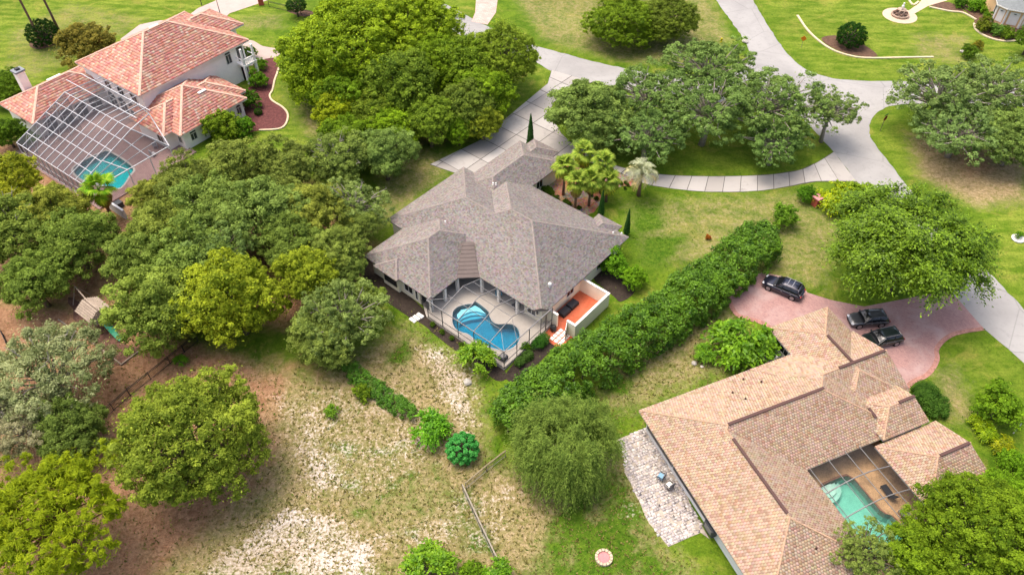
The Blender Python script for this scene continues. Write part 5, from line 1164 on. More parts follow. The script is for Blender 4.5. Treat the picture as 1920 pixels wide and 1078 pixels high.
# shrubs
def shrub(key, px, py, rpx, label, tint=(1, 1, 1), zc=None, hs=1.0, name='shrub', cat='shrub', group=None):
    r = rpx * mpp(px, py, 1); return tree(key, px, py, rpx, label, tint, zc if zc is not None else max(0.25, r * 0.7 * hs), hs, cat, name, group)
shrub('round', 80, 63, 30, 'dark rounded bush beside the two tall palms', (0.9, 0.95, 0.9))
tree('fluff1', 165, 82, 56, 'reddish flowering tree behind the villa roof', (1.15, 0.8, 1.0), 3.4, 0.9)
shrub('shrub0', 190, 90, 22, 'small pink-flowered shrub by the villa driveway', (2.2, 0.75, 1.3), 2.6)
shrub('round', 555, 10, 20, 'small clipped tree on the mulch patch at the top edge', (0.8, 0.95, 0.7), 2.2, 0.7)
shrub('shrub1', 418, 240, 38, 'yellow-green bush at the corner of the villa wing', (1.15, 1.1, 0.75), 1.7)
shrub('shrub2', 458, 238, 24, 'dark green bush next to the villa corner', (0.65, 0.95, 0.6))
shrub('round', 484, 210, 8, 'small round bush on the maroon mulch', (1.4, 1.4, 0.9))
shrub('shrub0', 465, 190, 20, 'dark bush under the villa wing eave', (0.5, 0.75, 0.55)); shrub('shrub1', 484, 150, 20, 'bush below the villa balcony', (0.75, 1.0, 0.6)); shrub('shrub2', 487, 122, 14, 'clipped bush beside the front walk', (0.8, 1.05, 0.6)); shrub('shrub0', 468, 100, 14, 'low bush between walk and villa wall', (0.85, 1.1, 0.6))
shrub('round', 1597, 67, 28, 'large round clipped bush on the mulch bed beside the kerb line', (0.75, 1.0, 0.7))
shrub('shrub1', 1818, 98, 16, 'dark shrub with reddish tips on the dry lawn patch', (0.75, 0.85, 0.8)); shrub('shrub0', 1832, 86, 10, 'reddish-brown shrub top on the dry lawn', (1.4, 0.8, 1.0))
for px, py, rp, lab, ti in [(1832, 12, 18, 'large rounded green bush left of the peach house', (0.8, 1.1, 0.6)), (1800, 5, 13, 'dark bush by the fountain path end', (0.5, 0.75, 0.6)), (1852, 30, 9, 'small bush at the peach house bay', (0.8, 1.0, 0.6)),
                            (1845, 50, 17, 'brownish ground shrub in the peach house bed', (1.0, 0.8, 0.9)), (1870, 58, 14, 'blue-grey shrub in the peach house bed', (0.95, 1.15, 2.2)), (1890, 66, 13, 'olive shrub at the bed front', (0.9, 0.95, 0.8)), (1912, 64, 9, 'dark shrub at the right of the bed', (0.55, 0.75, 0.6)), (1885, 54, 7, 'row of low green hedge under the bay', (0.7, 0.95, 0.6))]:
    shrub('shrub%d' % (px % 3), px, py, rp, lab, ti, 0.7)
shrub('shrub1', 1152, 495, 30, 'glossy green bush at the right wall of the grey house', (0.8, 1.12, 0.62), 1.5); shrub('shrub2', 1187, 520, 26, 'lighter green bush next to the courtyard wall', (0.95, 1.2, 0.6), 1.4)
shrub('spray', 893, 672, 32, 'light green young tree at the near side of the pool cage', (1.15, 1.25, 0.7), 1.6, 0.8)
shrub('spray', 803, 803, 34, 'bright green bushy shrub left of the round leafy plant', (0.85, 1.3, 0.7), 1.3, 1.0)
shrub('rosette', 867, 841, 32, 'rounded plant with big blue-green leaf rosettes', (1, 1, 1), 1.1)
shrub('spray', 624, 770, 13, 'small green shrub on the sandy yard', (1.0, 1.15, 0.7)); shrub('spray', 338, 677, 12, 'tiny bright shrub beside the black fence', (0.9, 1.25, 0.6)); shrub('shrub0', 678, 736, 18, 'sparse olive shrub beside the thin hedge', (1.0, 1.0, 0.8), 0.5)
shrub('spray', 805, 1066, 44, 'bright green shrub cut by the bottom edge', (1.05, 1.2, 0.6), 1.4, 0.8); shrub('spray', 930, 1072, 26, 'green shrub beside the fence at the bottom edge', (0.95, 1.2, 0.65), 1.0); shrub('shrub2', 880, 1075, 26, 'low green brush between the two bottom edge shrubs', (0.9, 1.05, 0.7), 0.6)
shrub('spray', 1392, 640, 54, 'broad-leaved tropical shrub beside the tan garage', (0.95, 1.15, 0.62), 1.7); shrub('shrub1', 1440, 640, 26, 'dark shrub against the tan garage wall', (0.6, 0.9, 0.5), 1.2); shrub('spray', 1325, 662, 20, 'small leafy shrub left of the tropical shrub', (0.95, 1.2, 0.65))
shrub('shrub2', 1512, 363, 20, 'dark green bush at the end of the curved driveway', (0.55, 0.85, 0.55), 1.1); shrub('spray', 1567, 372, 34, 'bright yellow shrub beside the brick mailbox', (2.0, 1.55, 0.3), 1.3); shrub('shrub0', 1610, 368, 30, 'pale yellow-green shrub under the shade tree edge', (1.5, 1.45, 0.9), 1.2); shrub('spray', 1602, 398, 12, 'small yellow shrub under the shade tree', (2.0, 1.5, 0.3), 1.2)
shrub('shrub1', 1328, 445, 6, 'small red-flowered shrub on the lawn beside the hedge', (2.4, 0.5, 0.9)); shrub('shrub0', 1470, 405, 26, 'wispy pale shrub at the far end of the tall hedge', (0.9, 1.1, 1.1), 1.3)
shrub('shrub1', 1872, 762, 46, 'leafy green bush right of the tan house', (1.0, 1.15, 0.72), 2.0); shrub('spray', 1838, 790, 17, 'yellow shrub at the bend of the yellow border', (1.75, 1.5, 0.4), 0.7); shrub('spray', 1850, 812, 17, 'yellow-green border shrub in the middle', (1.6, 1.45, 0.4), 0.7); shrub('spray', 1878, 832, 19, 'yellow and orange border shrub near the lamp pole', (1.9, 1.3, 0.35), 0.7); shrub('shrub2', 1900, 865, 28, 'green border shrub near the tan roof corner', (0.9, 1.15, 0.6), 1.0)
shrub('shrub0', 984, 650, 0.1 + 9, 'small clipped box bush in the strip beside the cage', (0.7, 1.05, 0.5), 0.4)
shrub('shrub2', 1912, 440, 8, 'small palm-like plant on the white stone ring', (0.8, 1.1, 0.7), 0.6)
# gravel bed plants
for k, (px, py, rp) in enumerate([(1033, 362, 8), (1042, 372, 7), (1060, 378, 6), (1066, 383, 6), (1025, 357, 10), (1146, 340, 7), (1158, 341, 4), (1165, 344, 4), (1173, 343, 4), (1178, 347, 3), (1156, 350, 4), (1172, 352, 3), (1133, 352, 5), (1118, 372, 5), (1086, 390, 5), (1108, 366, 4), (1058, 297, 7), (1130, 362, 5)]):
    shrub('shrub%d' % (k % 3), px, py, rp, 'small dark clump plant in the gravel bed by the palms', (0.35, 0.45, 0.4), group='clump plants in the gravel bed')
for k in range(7):
    p = FM.w(-0.75, 1.0 + k * 1.5); q = tree('shrub%d' % (k % 3), 0, 0, 1, 'small foundation shrub in the dark bed along the cage', (0.55, 0.65, 0.5), 0.3, group='foundation shrubs along the cage', cat='shrub', name='shrub')
    q.location = (p.x, p.y, 0); q.children[0].scale = (0.22, 0.22, 0.25); q.children[1].scale = (0.2, 0.2, 0.5)
# ---- hedges
def hedge(name, line, half, height, label, n, leaf, lo, hi, mt, tint=(1, 1, 1), bump=0.3):
    pts = [Vector(p[:2]) for p in smooth_line([(*p[:2], 0) for p in line], 8)]; L = np.cumsum([0] + [(b - a).length for a, b in zip(pts, pts[1:])])
    o0 = pts[0]; X = np.array([p.x for p in pts]) - o0.x; Y = np.array([p.y for p in pts]) - o0.y
    ncl = n // 60; sI = RNG.uniform(0, L[-1], ncl)
    cx, cy_ = np.interp(sI, L, X), np.interp(sI, L, Y); tx, ty = np.gradient(X, L), np.gradient(Y, L); nx_, ny_ = -np.interp(sI, L, ty), np.interp(sI, L, tx)
    th = np.where(RNG.uniform(0, 1, ncl) < .3, RNG.choice([0.02, 3.12], ncl) + RNG.uniform(-.1, .1, ncl), 0); ua = RNG.uniform(-1, 1, ncl); top = th == 0; env = 1 + bump * 0.5 * np.sin(sI * 1.1) * np.sin(sI * 0.37 + 1)
    a = np.where(top, ua, np.sign(np.cos(th))); b = np.where(top, 1 - .28 * ua ** 4, RNG.uniform(0, .8, ncl))
    ends = np.clip(np.minimum(sI, L[-1] - sI) / (half * 0.9), 0.25, 1) ** 0.5
    hz = height * (0.12 + 0.88 * b) * env * np.where(b > .8, ends * .3 + .7, 1) * RNG.uniform(0.86, 1.06, ncl); hw = half * a * ends * RNG.uniform(0.8, 1.1, ncl)
    cp = np.stack([cx + nx_ * hw, cy_ + ny_ * hw, hz], 1)
    outd = unit(np.stack([nx_ * a, ny_ * a, b], 1)); k = 60
    ld = unit(RNG.normal(size=(ncl, k, 3)) + 0.6 * outd[:, None]); crd = 0.42 * RNG.uniform(.6, 1.3, ncl) * half ** 0.35
    lp = cp[:, None] + ld * (crd[:, None] * RNG.uniform(.2, 1, (ncl, k)) ** .5)[:, :, None]; lp[:, :, 2] = np.maximum(lp[:, :, 2], 0.03)
    nr = ld * .7 + np.array([0, 0, .6]) + RNG.normal(size=ld.shape) * .45; tt = np.clip(RNG.uniform(0, 1, (ncl, 1)) * .7 + RNG.uniform(0, .4, (ncl, k)), 0, 1).ravel(); m = ncl * k
    me = leaf_mesh('hedge_leaves', lp.reshape(-1, 3), nr.reshape(-1, 3), leaf * RNG.uniform(.65, 1.3, m), pal(lo, hi, tt), .6, mt)
    t_ = thing(name, label, 'hedge', (o0.x, o0.y, 0)); c = bpy.data.objects.new('foliage', me); link(c, t_); c.color = (*tint, 1)
    st = MB(); d = 0.8
    while d < L[-1] - 0.5:
        x, y = float(np.interp(d, L, X)), float(np.interp(d, L, Y)); st.tube([(x, y, -.05), (x + .1, y, height * .4), (x, y + .1, height * .75)], [0.09, 0.07, 0.04], 5); d += 1.3
    st.build('stems', BARK, t_, kind='stuff'); return t_
hedge('tall_hedge', PP([(940, 800), (1060, 712), (1160, 648), (1260, 586), (1350, 520), (1440, 440)], 1.8), 2.5, 4.0, 'tall glossy green hedge running diagonally between the two houses', 84000, 0.27, G(38, 78, 14), G(118, 162, 42), LEAFG)
hedge('thin_hedge', PP([(648, 690), (690, 722), (735, 755), (775, 785)]), 0.75, 1.0, 'thin low green hedge descending toward the bright shrubs', 11000, 0.16, G(52, 98, 22), G(110, 160, 46), LEAFG)
hedge('clipped_hedge', [FM.w(1.0, -1.0), FM.w(1.9, -1.0)], 0.45, 0.7, 'small square clipped hedge nearest the cage corner', 2400, 0.1, G(56, 92, 30), G(96, 132, 54), LEAF, bump=0)
hedge('clipped_hedge', [FM.w(2.2, -1.0), FM.w(3.2, -1.0)], 0.45, 0.7, 'second clipped hedge block along the cage side', 2400, 0.1, G(56, 92, 30), G(96, 132, 54), LEAF, bump=0)
hedge('clipped_hedge', [FM.w(3.9, -0.95), FM.w(5.0, -0.95), FM.w(6.2, -0.95)], 0.5, 0.9, 'longer clipped hedge block beside the stepping tiles', 4200, 0.1, G(44, 92, 24), G(84, 140, 44), LEAF, bump=0)
hedge('low_hedge', PP([(1718, 728), (1735, 745), (1752, 770), (1760, 785)]), 1.2, 0.9, 'low dark green hedge against the tan house front', 9000, 0.16, G(46, 84, 24), G(92, 132, 44), LEAF)
# ---- cypress columns
def cypress(px, py, h, label, base_z=0.0):
    p = P(px, py, base_z); n = 5200; tz = RNG.uniform(0.03, 1, n); rr_ = 0.62 * (1 - tz) ** 0.7 * np.minimum(1, tz * 8) * RNG.uniform(.75, 1.05, n) * h / 6; an = RNG.uniform(0, 6.28, n)
    pos = np.stack([rr_ * np.cos(an), rr_ * np.sin(an), tz * h], 1); nr = np.stack([np.cos(an), np.sin(an), 0.5 + 0 * an], 1) + RNG.normal(size=(n, 3)) * .4; al = np.stack([.15 * np.cos(an), .15 * np.sin(an), 1 + 0 * an], 1)
    me = leaf_mesh('cypress_crown', pos, nr, 0.2 * RNG.uniform(.7, 1.3, n), pal(G(38, 74, 28), G(70, 116, 44), RNG.uniform(0, 1, n)), .4, LEAF, al)
    t_ = thing('cypress', label, 'tree', (p.x, p.y, 0), 0, 'columnar cypresses round the grey house'); c = bpy.data.objects.new('crown', me); link(c, t_)
    MB().tube([(0, 0, -.05), (0, 0, h * .6)], [.1, .04], 6).build('trunk', BARK, t_)
cypress(994, 286, 6.4, 'slim dark cypress standing in front of the garage on the driveway'); cypress(1126, 407, 4.4, 'cypress at the gravel bed below the sabal palms'); cypress(1174, 440, 4.2, 'cypress at the right corner of the grey roof')
# ---- palms
def fan_frond(name, n, ln, pet, droop, lo, hi, spreadang=125, wid=0.1):
    V, F, C = [], [], []
    def quad(p, q, w0, w1, side, col):
        i = len(V); V.extend([p - side * w0, p + side * w0, q + side * w1, q - side * w1]); F.append((i, i + 1, i + 2, i + 3)); C.extend([col] * 4)
    X = np.array([1.0, 0, 0]); pe = np.array([pet, 0, pet * 0.25]); quad(np.zeros(3), pe, .03, .02, np.array([0, 1.0, 0]), np.array(lo))
    for k in range(n):
        a = R(-spreadang + 2 * spreadang * k / (n - 1)); d = np.array([math.cos(a), math.sin(a), 0.12]); l = ln * (1 - 0.25 * abs(a) / R(spreadang)) * random.uniform(.9, 1.08)
        sd_ = np.array([-math.sin(a), math.cos(a), 0.0]); f_ = random.random(); col = np.array(lo) * (1 - f_) + np.array(hi) * f_
        m_ = pe + d * l * .55; e = pe + d * l + np.array([0, 0, -droop * l]); quad(pe, m_, wid * .35, wid, sd_, col); quad(m_, e, wid, .012, sd_, col)
    return np_mesh(name, np.array(V), np.array(F), np.array(C), LEAF)
def pin_frond(name, ln, lo, hi):
    V, F, C = [], [], []; n = 26
    pts = [np.array([ln * .75 * math.sin(t_ * 1.9) / .95, 0, ln * (0.62 * t_ - 1.05 * t_ ** 2.2)]) for t_ in np.linspace(0, 1, n)]
    for k in range(2, n - 1):
        d = pts[k + 1] - pts[k]; d /= np.linalg.norm(d)
        for s_ in (-1, 1):
            l = 0.62 * math.sin(math.pi * (0.12 + 0.85 * k / n)) ** .6; b_ = pts[k]; e = b_ + (d * .55 + np.array([0, s_ * .75, .25 - .4 * k / n])) * l; w_ = d * .035; i = len(V)
            V.extend([b_ - w_, b_ + w_, e + w_ * .3, e - w_ * .3]); F.append((i, i + 1, i + 2, i + 3)); f_ = random.random(); C.extend([np.array(lo) * (1 - f_) + np.array(hi) * f_] * 4)
    for k in range(n - 1):
        i = len(V); s_ = np.array([0, .03, 0]); V.extend([pts[k] - s_, pts[k] + s_, pts[k + 1] + s_, pts[k + 1] - s_]); F.append((i, i + 1, i + 2, i + 3)); C.extend([np.array(hi)] * 4)
    return np_mesh(name, np.array(V), np.array(F), np.array(C), LEAF)
FR_S = [fan_frond('frond', 20, 0.95, 0.85, 0.35, G(100, 134, 44), G(184, 196, 92)) for _ in range(2)] ; FR_W = fan_frond('frond', 18, 1.0, 1.1, 0.35, G(96, 150, 20), G(170, 200, 60)); FR_D = fan_frond('dead_frond', 14, 1.0, 0.8, 0.7, G(150, 120, 60), G(190, 160, 90), 80)
FR_P = pin_frond('frond', 2.6, G(136, 150, 110), G(206, 210, 178))
PBARK = mat('palm_bark', A(132, 104, 84, 1.3), 0.95, 0.3, 6, bump=0.7)
def palm(px, py, h, label, fr, n, lo_el=-50, hi_el=75, sc=1.0, tint=(1, 1, 1), dead=0, curve=0.0, group=None, name='palm_tree', rt=0.16, dr=None):
    p = P(px, py); t_ = thing(name, label, 'palm tree', (p.x, p.y, 0), random.uniform(0, 6), group)
    tp_ = Vector((curve, 0, h)); MB().tube([(0, 0, -.1), (curve * .1, 0, h * .35), (curve * .45, 0, h * .7), tp_], [rt * 1.4, rt, rt * .95, rt * .9], 8).build('trunk', PBARK, t_, smooth=True)
    for k in range(n):
        el = hi_el + (lo_el - hi_el) * (k / (n - 1)) ** 0.9; az = k * 2.39996 + random.uniform(-.2, .2); f_ = fr if not isinstance(fr, list) else random.choice(fr)
        o = bpy.data.objects.new('frond', f_); link(o, t_); o.location = tp_ + Vector((0, 0, random.uniform(-.15, .1))); o.rotation_euler = (random.uniform(-.3, .3), -R(el), az); s_ = sc * random.uniform(.85, 1.12); o.scale = (s_, s_, s_)
        yl = max(0, (k / n - .55)) * 1.6; kk = random.uniform(.7, 1.35); o.color = (tint[0] * (1 + yl * .9) * kk, tint[1] * (1 + yl * .3) * kk, tint[2] * (1 - yl * .3) * kk, 1)
    for k in range(dead):
        o = bpy.data.objects.new('dead_frond', FR_D); link(o, t_); o.location = tp_ - Vector((0, 0, .2 + .5 * random.random())); o.rotation_euler = (0, R(random.uniform(55, 80)), k * 6.28 / dead); o.scale = (sc, sc, sc)
SG = 'sabal palms in the gravel bed'
for px, py, h, lab in [(1078, 392, 4.4, 'sabal palm at the front of the clump by the garage'), (1104, 386, 4.2, 'second sabal palm of the clump, right of the front one'), (1056, 366, 4.8, 'sabal palm nearest the garage wall'), (1126, 362, 5.0, 'sabal palm on the driveway side of the clump'), (1090, 346, 5.2, 'sabal palm at the back of the clump'), (1136, 378, 3.4, 'outer right sabal palm of the clump')]:
    palm(px, py, h, lab, FR_S, 20, -55, 75, 1.05, (1.0, 1.06, 0.75), 5, group=SG)
palm(1197, 367, 3.4, 'silvery feather-leaved palm on the lawn edge beside the curved driveway', FR_P, 38, -5, 85, 1.0, (1, 1, .95), 0, rt=0.22)
palm(212, 412, 5.0, 'fan palm with yellowing skirt in front of the villa pool', FR_W, 18, -45, 75, 1.25, (0.92, 0.95, .8), 9, rt=0.2)
palm(81, 88, 13.5, 'tall thin palm whose crown is cut by the top edge', FR_W, 30, -60, 80, 1.3, (1, 1, .8), 10, 0.5, rt=0.2); palm(112, 62, 9.5, 'shorter leaning palm with brown skirt near the top left', FR_W, 30, -60, 80, 1.3, (.95, 1.05, .7), 14, -0.8, rt=0.2)
# ---- ground tufts and weeds: uncountable
def tufts(name, n, box, weight, hgt, lo, hi, thr):
    x = RNG.uniform(box[0], box[1], n); y = RNG.uniform(box[2], box[3], n); wv = weight(x, y); kp = RNG.uniform(0, 1, n) < wv * thr
    for pv in PAVED: kp &= sdist(x, y, pv) > 0.05
    x, y = x[kp], y[kp]; n = len(x); k = 3
    base = np.stack([x, y, 0 * x], 1); an = RNG.uniform(0, 6.28, (n, k)); rr_ = hgt * RNG.uniform(.4, 1.2, (n, k)) * RNG.uniform(.5, 1.3, (n, 1)); d = np.stack([np.cos(an) * rr_ * .9, np.sin(an) * rr_ * .9, rr_ * .8], 2); s_ = np.stack([-np.sin(an), np.cos(an), 0 * an], 2) * (rr_ * .45)[:, :, None]
    b = base[:, None]; V_ = np.stack([b + s_ * .5, b + d * .6 + s_, b + d, b - s_ * .5], 2).reshape(-1, 3); c_ = pal(lo, hi, RNG.uniform(0, 1, n), .2)
    o = np_obj(name, V_, np.arange(len(V_)).reshape(-1, 4), np.repeat(c_, 4 * k, 0), LEAF, None, 'stuff'); return o
PAVED = [up + dn + lw + lf, [P(*p) for p in grid_px], ci + co[::-1], bp_, pw, [FM.w(*q) for q in deck_out], [FM.w(*q) for q in ((8.0, -3.3), (14.8, -3.3), (14.8, .7), (8.0, .7))], [FO.w(*q) for q in ((10.8, -22.5), (19, -22.5), (19, -11), (10.8, -11))], [FC.w(*q) for q in pdk]]
o = tufts('dry_weeds', 70000, (-46, 40, 26, 62), lambda x, y: sample(dry, x, y) * (1 - .55 * sample(litter, x, y)), 0.16, G(92, 90, 42), G(166, 154, 92), 0.6); tag(o, 'dry weeds and tufts over the sandy yard', 'weeds')
o = tufts('green_weeds', 60000, (-60, 70, 26, 110), lambda x, y: np.clip(sample(green2, x, y) + .28 * (1 - sample(litter, x, y)) * (sample(lush, x, y) < .3), 0, 1), 0.13, G(64, 100, 20), G(124, 150, 48), 0.7); tag(o, 'green grass tufts over the dry lawns', 'grass')
# ================================================================== CARS
def car_paint(name, col):
    m = bpy.data.materials.new(name); t = NT(m); b = t.bsdf(col, 0.28, 0.5, 0.35); b.inputs['Coat Weight'].default_value = 0.8; b.inputs['Coat Roughness'].default_value = 0.08; t.l(b.outputs[0], t.out.inputs[0]); return m
M_TYRE = mat('tyre_rubber', (0.012, 0.012, 0.012), 0.85, 0.1); M_RIM = mat('alloy_rim', A(190, 190, 194), 0.35, 0.05, metal=0.7, spec=0.5); M_CGLASS = glass_mat('car_glass', (0.008, 0.009, 0.011), 0.05)
M_HEAD = glass_mat('headlight_glass', (0.55, 0.57, 0.6), 0.1); M_TAIL = glass_mat('tail_glass', (0.25, 0.01, 0.01), 0.15); M_PLATE = mat('plate_white', A(220, 220, 214), 0.5, 0.03)
def loft(m, secs, close=True):
    n = len(secs[0]); i = len(m.v)
    for s_ in secs: m.v += [tuple(p) for p in s_]
    for k in range(len(secs) - 1):
        for j in range(n - 1): m.f.append((i + k * n + j, i + k * n + j + 1, i + (k + 1) * n + j + 1, i + (k + 1) * n + j))
    m.f.append(tuple(i + j for j in range(n))); m.f.append(tuple(i + (len(secs) - 1) * n + n - 1 - j for j in range(n)))
def car(label, loc, heading, L, W, H, paint, rails=True, crossbars=False, style='suv'):
    t_ = thing('parked_car', label, 'car', loc, heading, 'cars parked on the brick driveway')
    h = L / 2; w = W / 2; belt = H * 0.585; zb = 0.28
    # lower body: nose at +x.  x, bottom, top (shoulder), hood crown, half width
    st = [(-h, 0.5, belt * 0.80, belt * 0.84, w * .78), (-h + .12, .34, belt * .92, belt * .97, w * .92), (-h + .5, .28, belt * .99, belt * 1.0, w * .985), (-h * .45, zb, belt, belt, w), (0, zb, belt * .985, belt * .99, w), (h * .38, zb, belt * .965, belt * .98, w * .995),
          (h * .48, zb, belt * .95, belt * .985, w * .985), (h * .72, .28, belt * .86, belt * .925, w * .965), (h - .28, .3, belt * .74, belt * .82, w * .9), (h - .06, .36, belt * .6, belt * .68, w * .76), (h, .42, belt * .5, belt * .56, w * .66)]
    m = MB(); loft(m, [[(x, -ww * .92, b), (x, -ww, b + .18), (x, -ww * 1.005, (b + tp_) * .55), (x, -ww * .955, tp_), (x, -ww * .7, cr - .01), (x, 0, cr + .02), (x, ww * .7, cr - .01), (x, ww * .955, tp_), (x, ww * 1.005, (b + tp_) * .55), (x, ww, b + .18), (x, ww * .92, b)] for x, b, tp_, cr, ww in st])
    bo = m.build('body', paint, t_, smooth=True)
    # greenhouse: glass shell, then roof panel and pillars
    xr, xf = (-h * .93, h * .42); tr, tf = (-h * .74, h * .06) if style == 'suv' else (-h * .55, h * .04)
    def gsec(f_):
        x = xr + (xf - xr) * f_
        if x < tr: z = belt + (H - .05 - belt) * max(0.0, (x - xr) / (tr - xr)) ** .8
        elif x > tf: z = belt + (H - .05 - belt) * max(0.0, (xf - x) / (xf - tf)) ** .85
        else: z = H - .05 + .03 * math.sin(math.pi * (x - tr) / (tf - tr))
        k = (z - belt) / (H - belt); wt = w * (.93 - .19 * k); return x, z, wt
    m = MB(); secs = []
    for k in range(13):
        x, z, wt = gsec(k / 12); z = max(z, belt + .005); secs.append([(x, -w * .935, belt - .02), (x, -wt, z - .03), (x, -wt * .8, z), (x, 0, z + .012), (x, wt * .8, z), (x, wt, z - .03), (x, w * .935, belt - .02)])
    loft(m, secs); m.build('windows', M_CGLASS, t_, smooth=True)
    m = MB(); secs = []
    for k in range(7):
        x = tr - .12 + (tf + .1 - tr + .12) * k / 6; x_, z, wt = gsec((x - xr) / (xf - xr)); secs.append([(x, -wt * 1.01, z - .05), (x, -wt * .93, z + .012), (x, 0, z + .034), (x, wt * .93, z + .012), (x, wt * 1.01, z - .05)])
    loft(m, secs); ro = m.build('roof_panel', paint, t_, smooth=True)
    for s_ in (-1, 1):
        pm = MB()
        for fb, ft in ((xf - .02, tf + .03), (h * .02, -h * .03), (-h * .42, -h * .42), (xr + .05, tr - .05)):
            x1, z1, w1 = gsec((ft - xr) / (xf - xr)); pm.bar((fb, s_ * w * .945, belt - .01), (ft, s_ * (w1 + .012), z1 - .04), .035, .09)
        pm.build('pillars', paint, t_)
        MB().box((h * .3, s_ * (w + .1), belt + .06), (.16, .2, .14)).build('mirror', paint, t_, bevel=.03)
        MB().box((h - .2, s_ * w * .66, belt * .70), (.3, .36, .12)).build('headlight', M_HEAD, t_, bevel=.03); MB().box((-h + .09, s_ * w * .72, belt * .86), (.14, .34, .16)).build('taillight', M_TAIL, t_, bevel=.02)
        MB().bar((h * .3, s_ * (w * .985), belt - .015), (-h * .85, s_ * (w * .985), belt + .01), .02, .03).build('window_trim', M_RIM, t_)
        for x in (0.02 * h, -h * .44): MB().box((x - .1, s_ * (w + .012), belt * .8), (.2, .025, .035)).build('handle', M_RIM, t_)
        if rails: MB().bar((tr, s_ * w * .69, H + .02), (tf, s_ * w * .69, H + .02), .04, .05).build('roof_rail', M_RIM, t_)
        for x in (h - .93, -h + .95):
            wh = MB().tube([(x, s_ * (w - .22), .36), (x, s_ * (w + .015), .36)], .36, 20).build('wheel', M_TYRE, t_, bevel=.03); MB().tube([(x, s_ * (w + .0), .36), (x, s_ * (w + .03), .36)], .25, 16).build('rim', M_RIM, wh)
            MB().tube([(x, s_ * (w - .3), .38), (x, s_ * (w + .004), .38)], .42, 20).build('wheel_arch', M_TYRE, t_)
    if crossbars:
        for x in (tr * .55, tf * -.6 - .3): MB().bar((x, -w * .72, H + .06), (x, w * .72, H + .06), .07, .035).build('roof_bar', M_RIM, t_)
    MB().box((h - .02, 0, belt * .52), (.06, .9, .2)).build('grille', M_BLACK, t_); MB().box((-h - .01, 0, belt * .72), (.03, .5, .13)).build('licence_plate', M_PLATE, t_)
    MB().box((xf - .02, 0, belt + .03), (.3, w * 1.5, .03)).build('wiper_cowl', M_BLACK, t_); return t_
def place(ax, ay, bx, by):
    a, b = P(ax, ay, .36), P(bx, by, .36); d = a - b; return a, b, math.atan2(d.y, d.x)
# first car: near-side wheels measured front (1440,541) and rear (1484.6,560)
a, b, hd = place(1440, 541, 1484.6, 560); mid = (a + b) / 2; nrm = Vector((-math.sin(hd), math.cos(hd), 0)); mid = mid - nrm * 0.95 if (mid - nrm).y > mid.y else mid + nrm * 0.95
car('navy-black wagon with silver roof bars parked at the far end of the brick driveway', (mid.x, mid.y, .036), hd, 4.75, 1.92, 1.66, car_paint('navy_paint', (0.012, 0.014, 0.03)), True, True)
a, b, hd = place(1610, 614, 1655, 611); mid = (a + b) / 2; nrm = Vector((-math.sin(hd), math.cos(hd), 0)); mid = mid + nrm * 0.95 if (mid + nrm).y > mid.y else mid - nrm * 0.95
car('grey hatchback half under the shade tree facing left', (mid.x, mid.y, .036), hd, 4.45, 1.84, 1.55, car_paint('grey_paint', (0.06, 0.063, 0.068)), False)
a, b, hd = place(1635, 655, 1684, 645); mid = (a + b) / 2; nrm = Vector((-math.sin(hd), math.cos(hd), 0)); mid = mid + nrm * 0.95 if (mid + nrm).y > mid.y else mid - nrm * 0.95
car('dark green-black car partly hidden by the tan roof edge', (mid.x, mid.y, .036), hd, 4.75, 1.9, 1.6, car_paint('black_green_paint', (0.012, 0.02, 0.018)), True)

# ================================================================== FENCES
def rail_fence(line, label, h, gap, mt, post=2.2, pick=0.14, name='metal_fence', posts_only=False):
    p0 = line[0]; t_ = thing(name, label, 'fence', (p0.x, p0.y, 0))
    for a, b in zip(line, line[1:]):
        a = a - p0; b = b - p0; d = b - a; L = d.length; d = d / L; n = max(1, round(L / post))
        for k in range(n + 1): q = a + d * (L * k / n); MB().box((q.x, q.y, h / 2), (.07, .07, h + .1), math.atan2(d.y, d.x)).build('post', mt, t_)
        for z in (.12, h * .82, h * .97): MB().bar((a.x, a.y, z), (b.x, b.y, z), .04, .05).build('rail', mt, t_)
        m = MB(); k = 0.0
        while k < L: q = a + d * k; m.box((q.x, q.y, h / 2), (.022, .022, h - .05)); k += pick
        o = m.build('pickets', mt, t_, kind='stuff')
    return t_
rail_fence(PP([(182, 798), (245, 742), (320, 682), (372, 640)]), 'black metal picket fence crossing the sandy yard beside the lone tree', 1.25, 0, M_BLACK)
rail_fence(PP([(-20, 590), (8, 630), (20, 655)]), 'short piece of black fence at the left edge', 1.25, 0, M_BLACK)
rail_fence(PP([(505, 14), (540, 22), (590, 34), (620, 40)]), 'thin dark fence beyond the villa driveway behind the clipped tree', 1.2, 0, M_BLACK, 3.0, 0.3)
M_WOOD = mat('weathered_wood', A(168, 158, 142), 0.9, 0.2, 3, bump=0.3)
def board_fence(line, label, h, mt, mt2):
    """chain-link run on posts with a pale top board"""
    p0 = line[0]; t_ = thing('garden_fence', label, 'fence', (p0.x, p0.y, 0)); link_m = screen_mat('fence_mesh', A(120, 122, 112), 0.35)
    for a, b in zip(line, line[1:]):
        a = a - p0; b = b - p0; d = b - a; L = d.length; d /= L; n = max(1, round(L / 2.4))
        for k in range(n + 1): q = a + d * (L * k / n); MB().tube([(q.x, q.y, -.05), (q.x, q.y, h)], .04, 6).build('post', mt2, t_)
        MB().bar((a.x, a.y, h), (b.x, b.y, h), .12, .08).build('top_rail', mt, t_); MB().bar((a.x, a.y, .15), (b.x, b.y, .15), .04, .04).build('bottom_rail', mt2, t_)
        MB().poly([(a.x, a.y, .15), (b.x, b.y, .15), (b.x, b.y, h), (a.x, a.y, h)]).build('mesh_panel', link_m, t_)
board_fence(PP([(868, 920), (905, 1000), (948, 1090)], 0), 'grey topped wire fence running to the bottom edge', 1.2, M_WOOD, M_GREYAL)
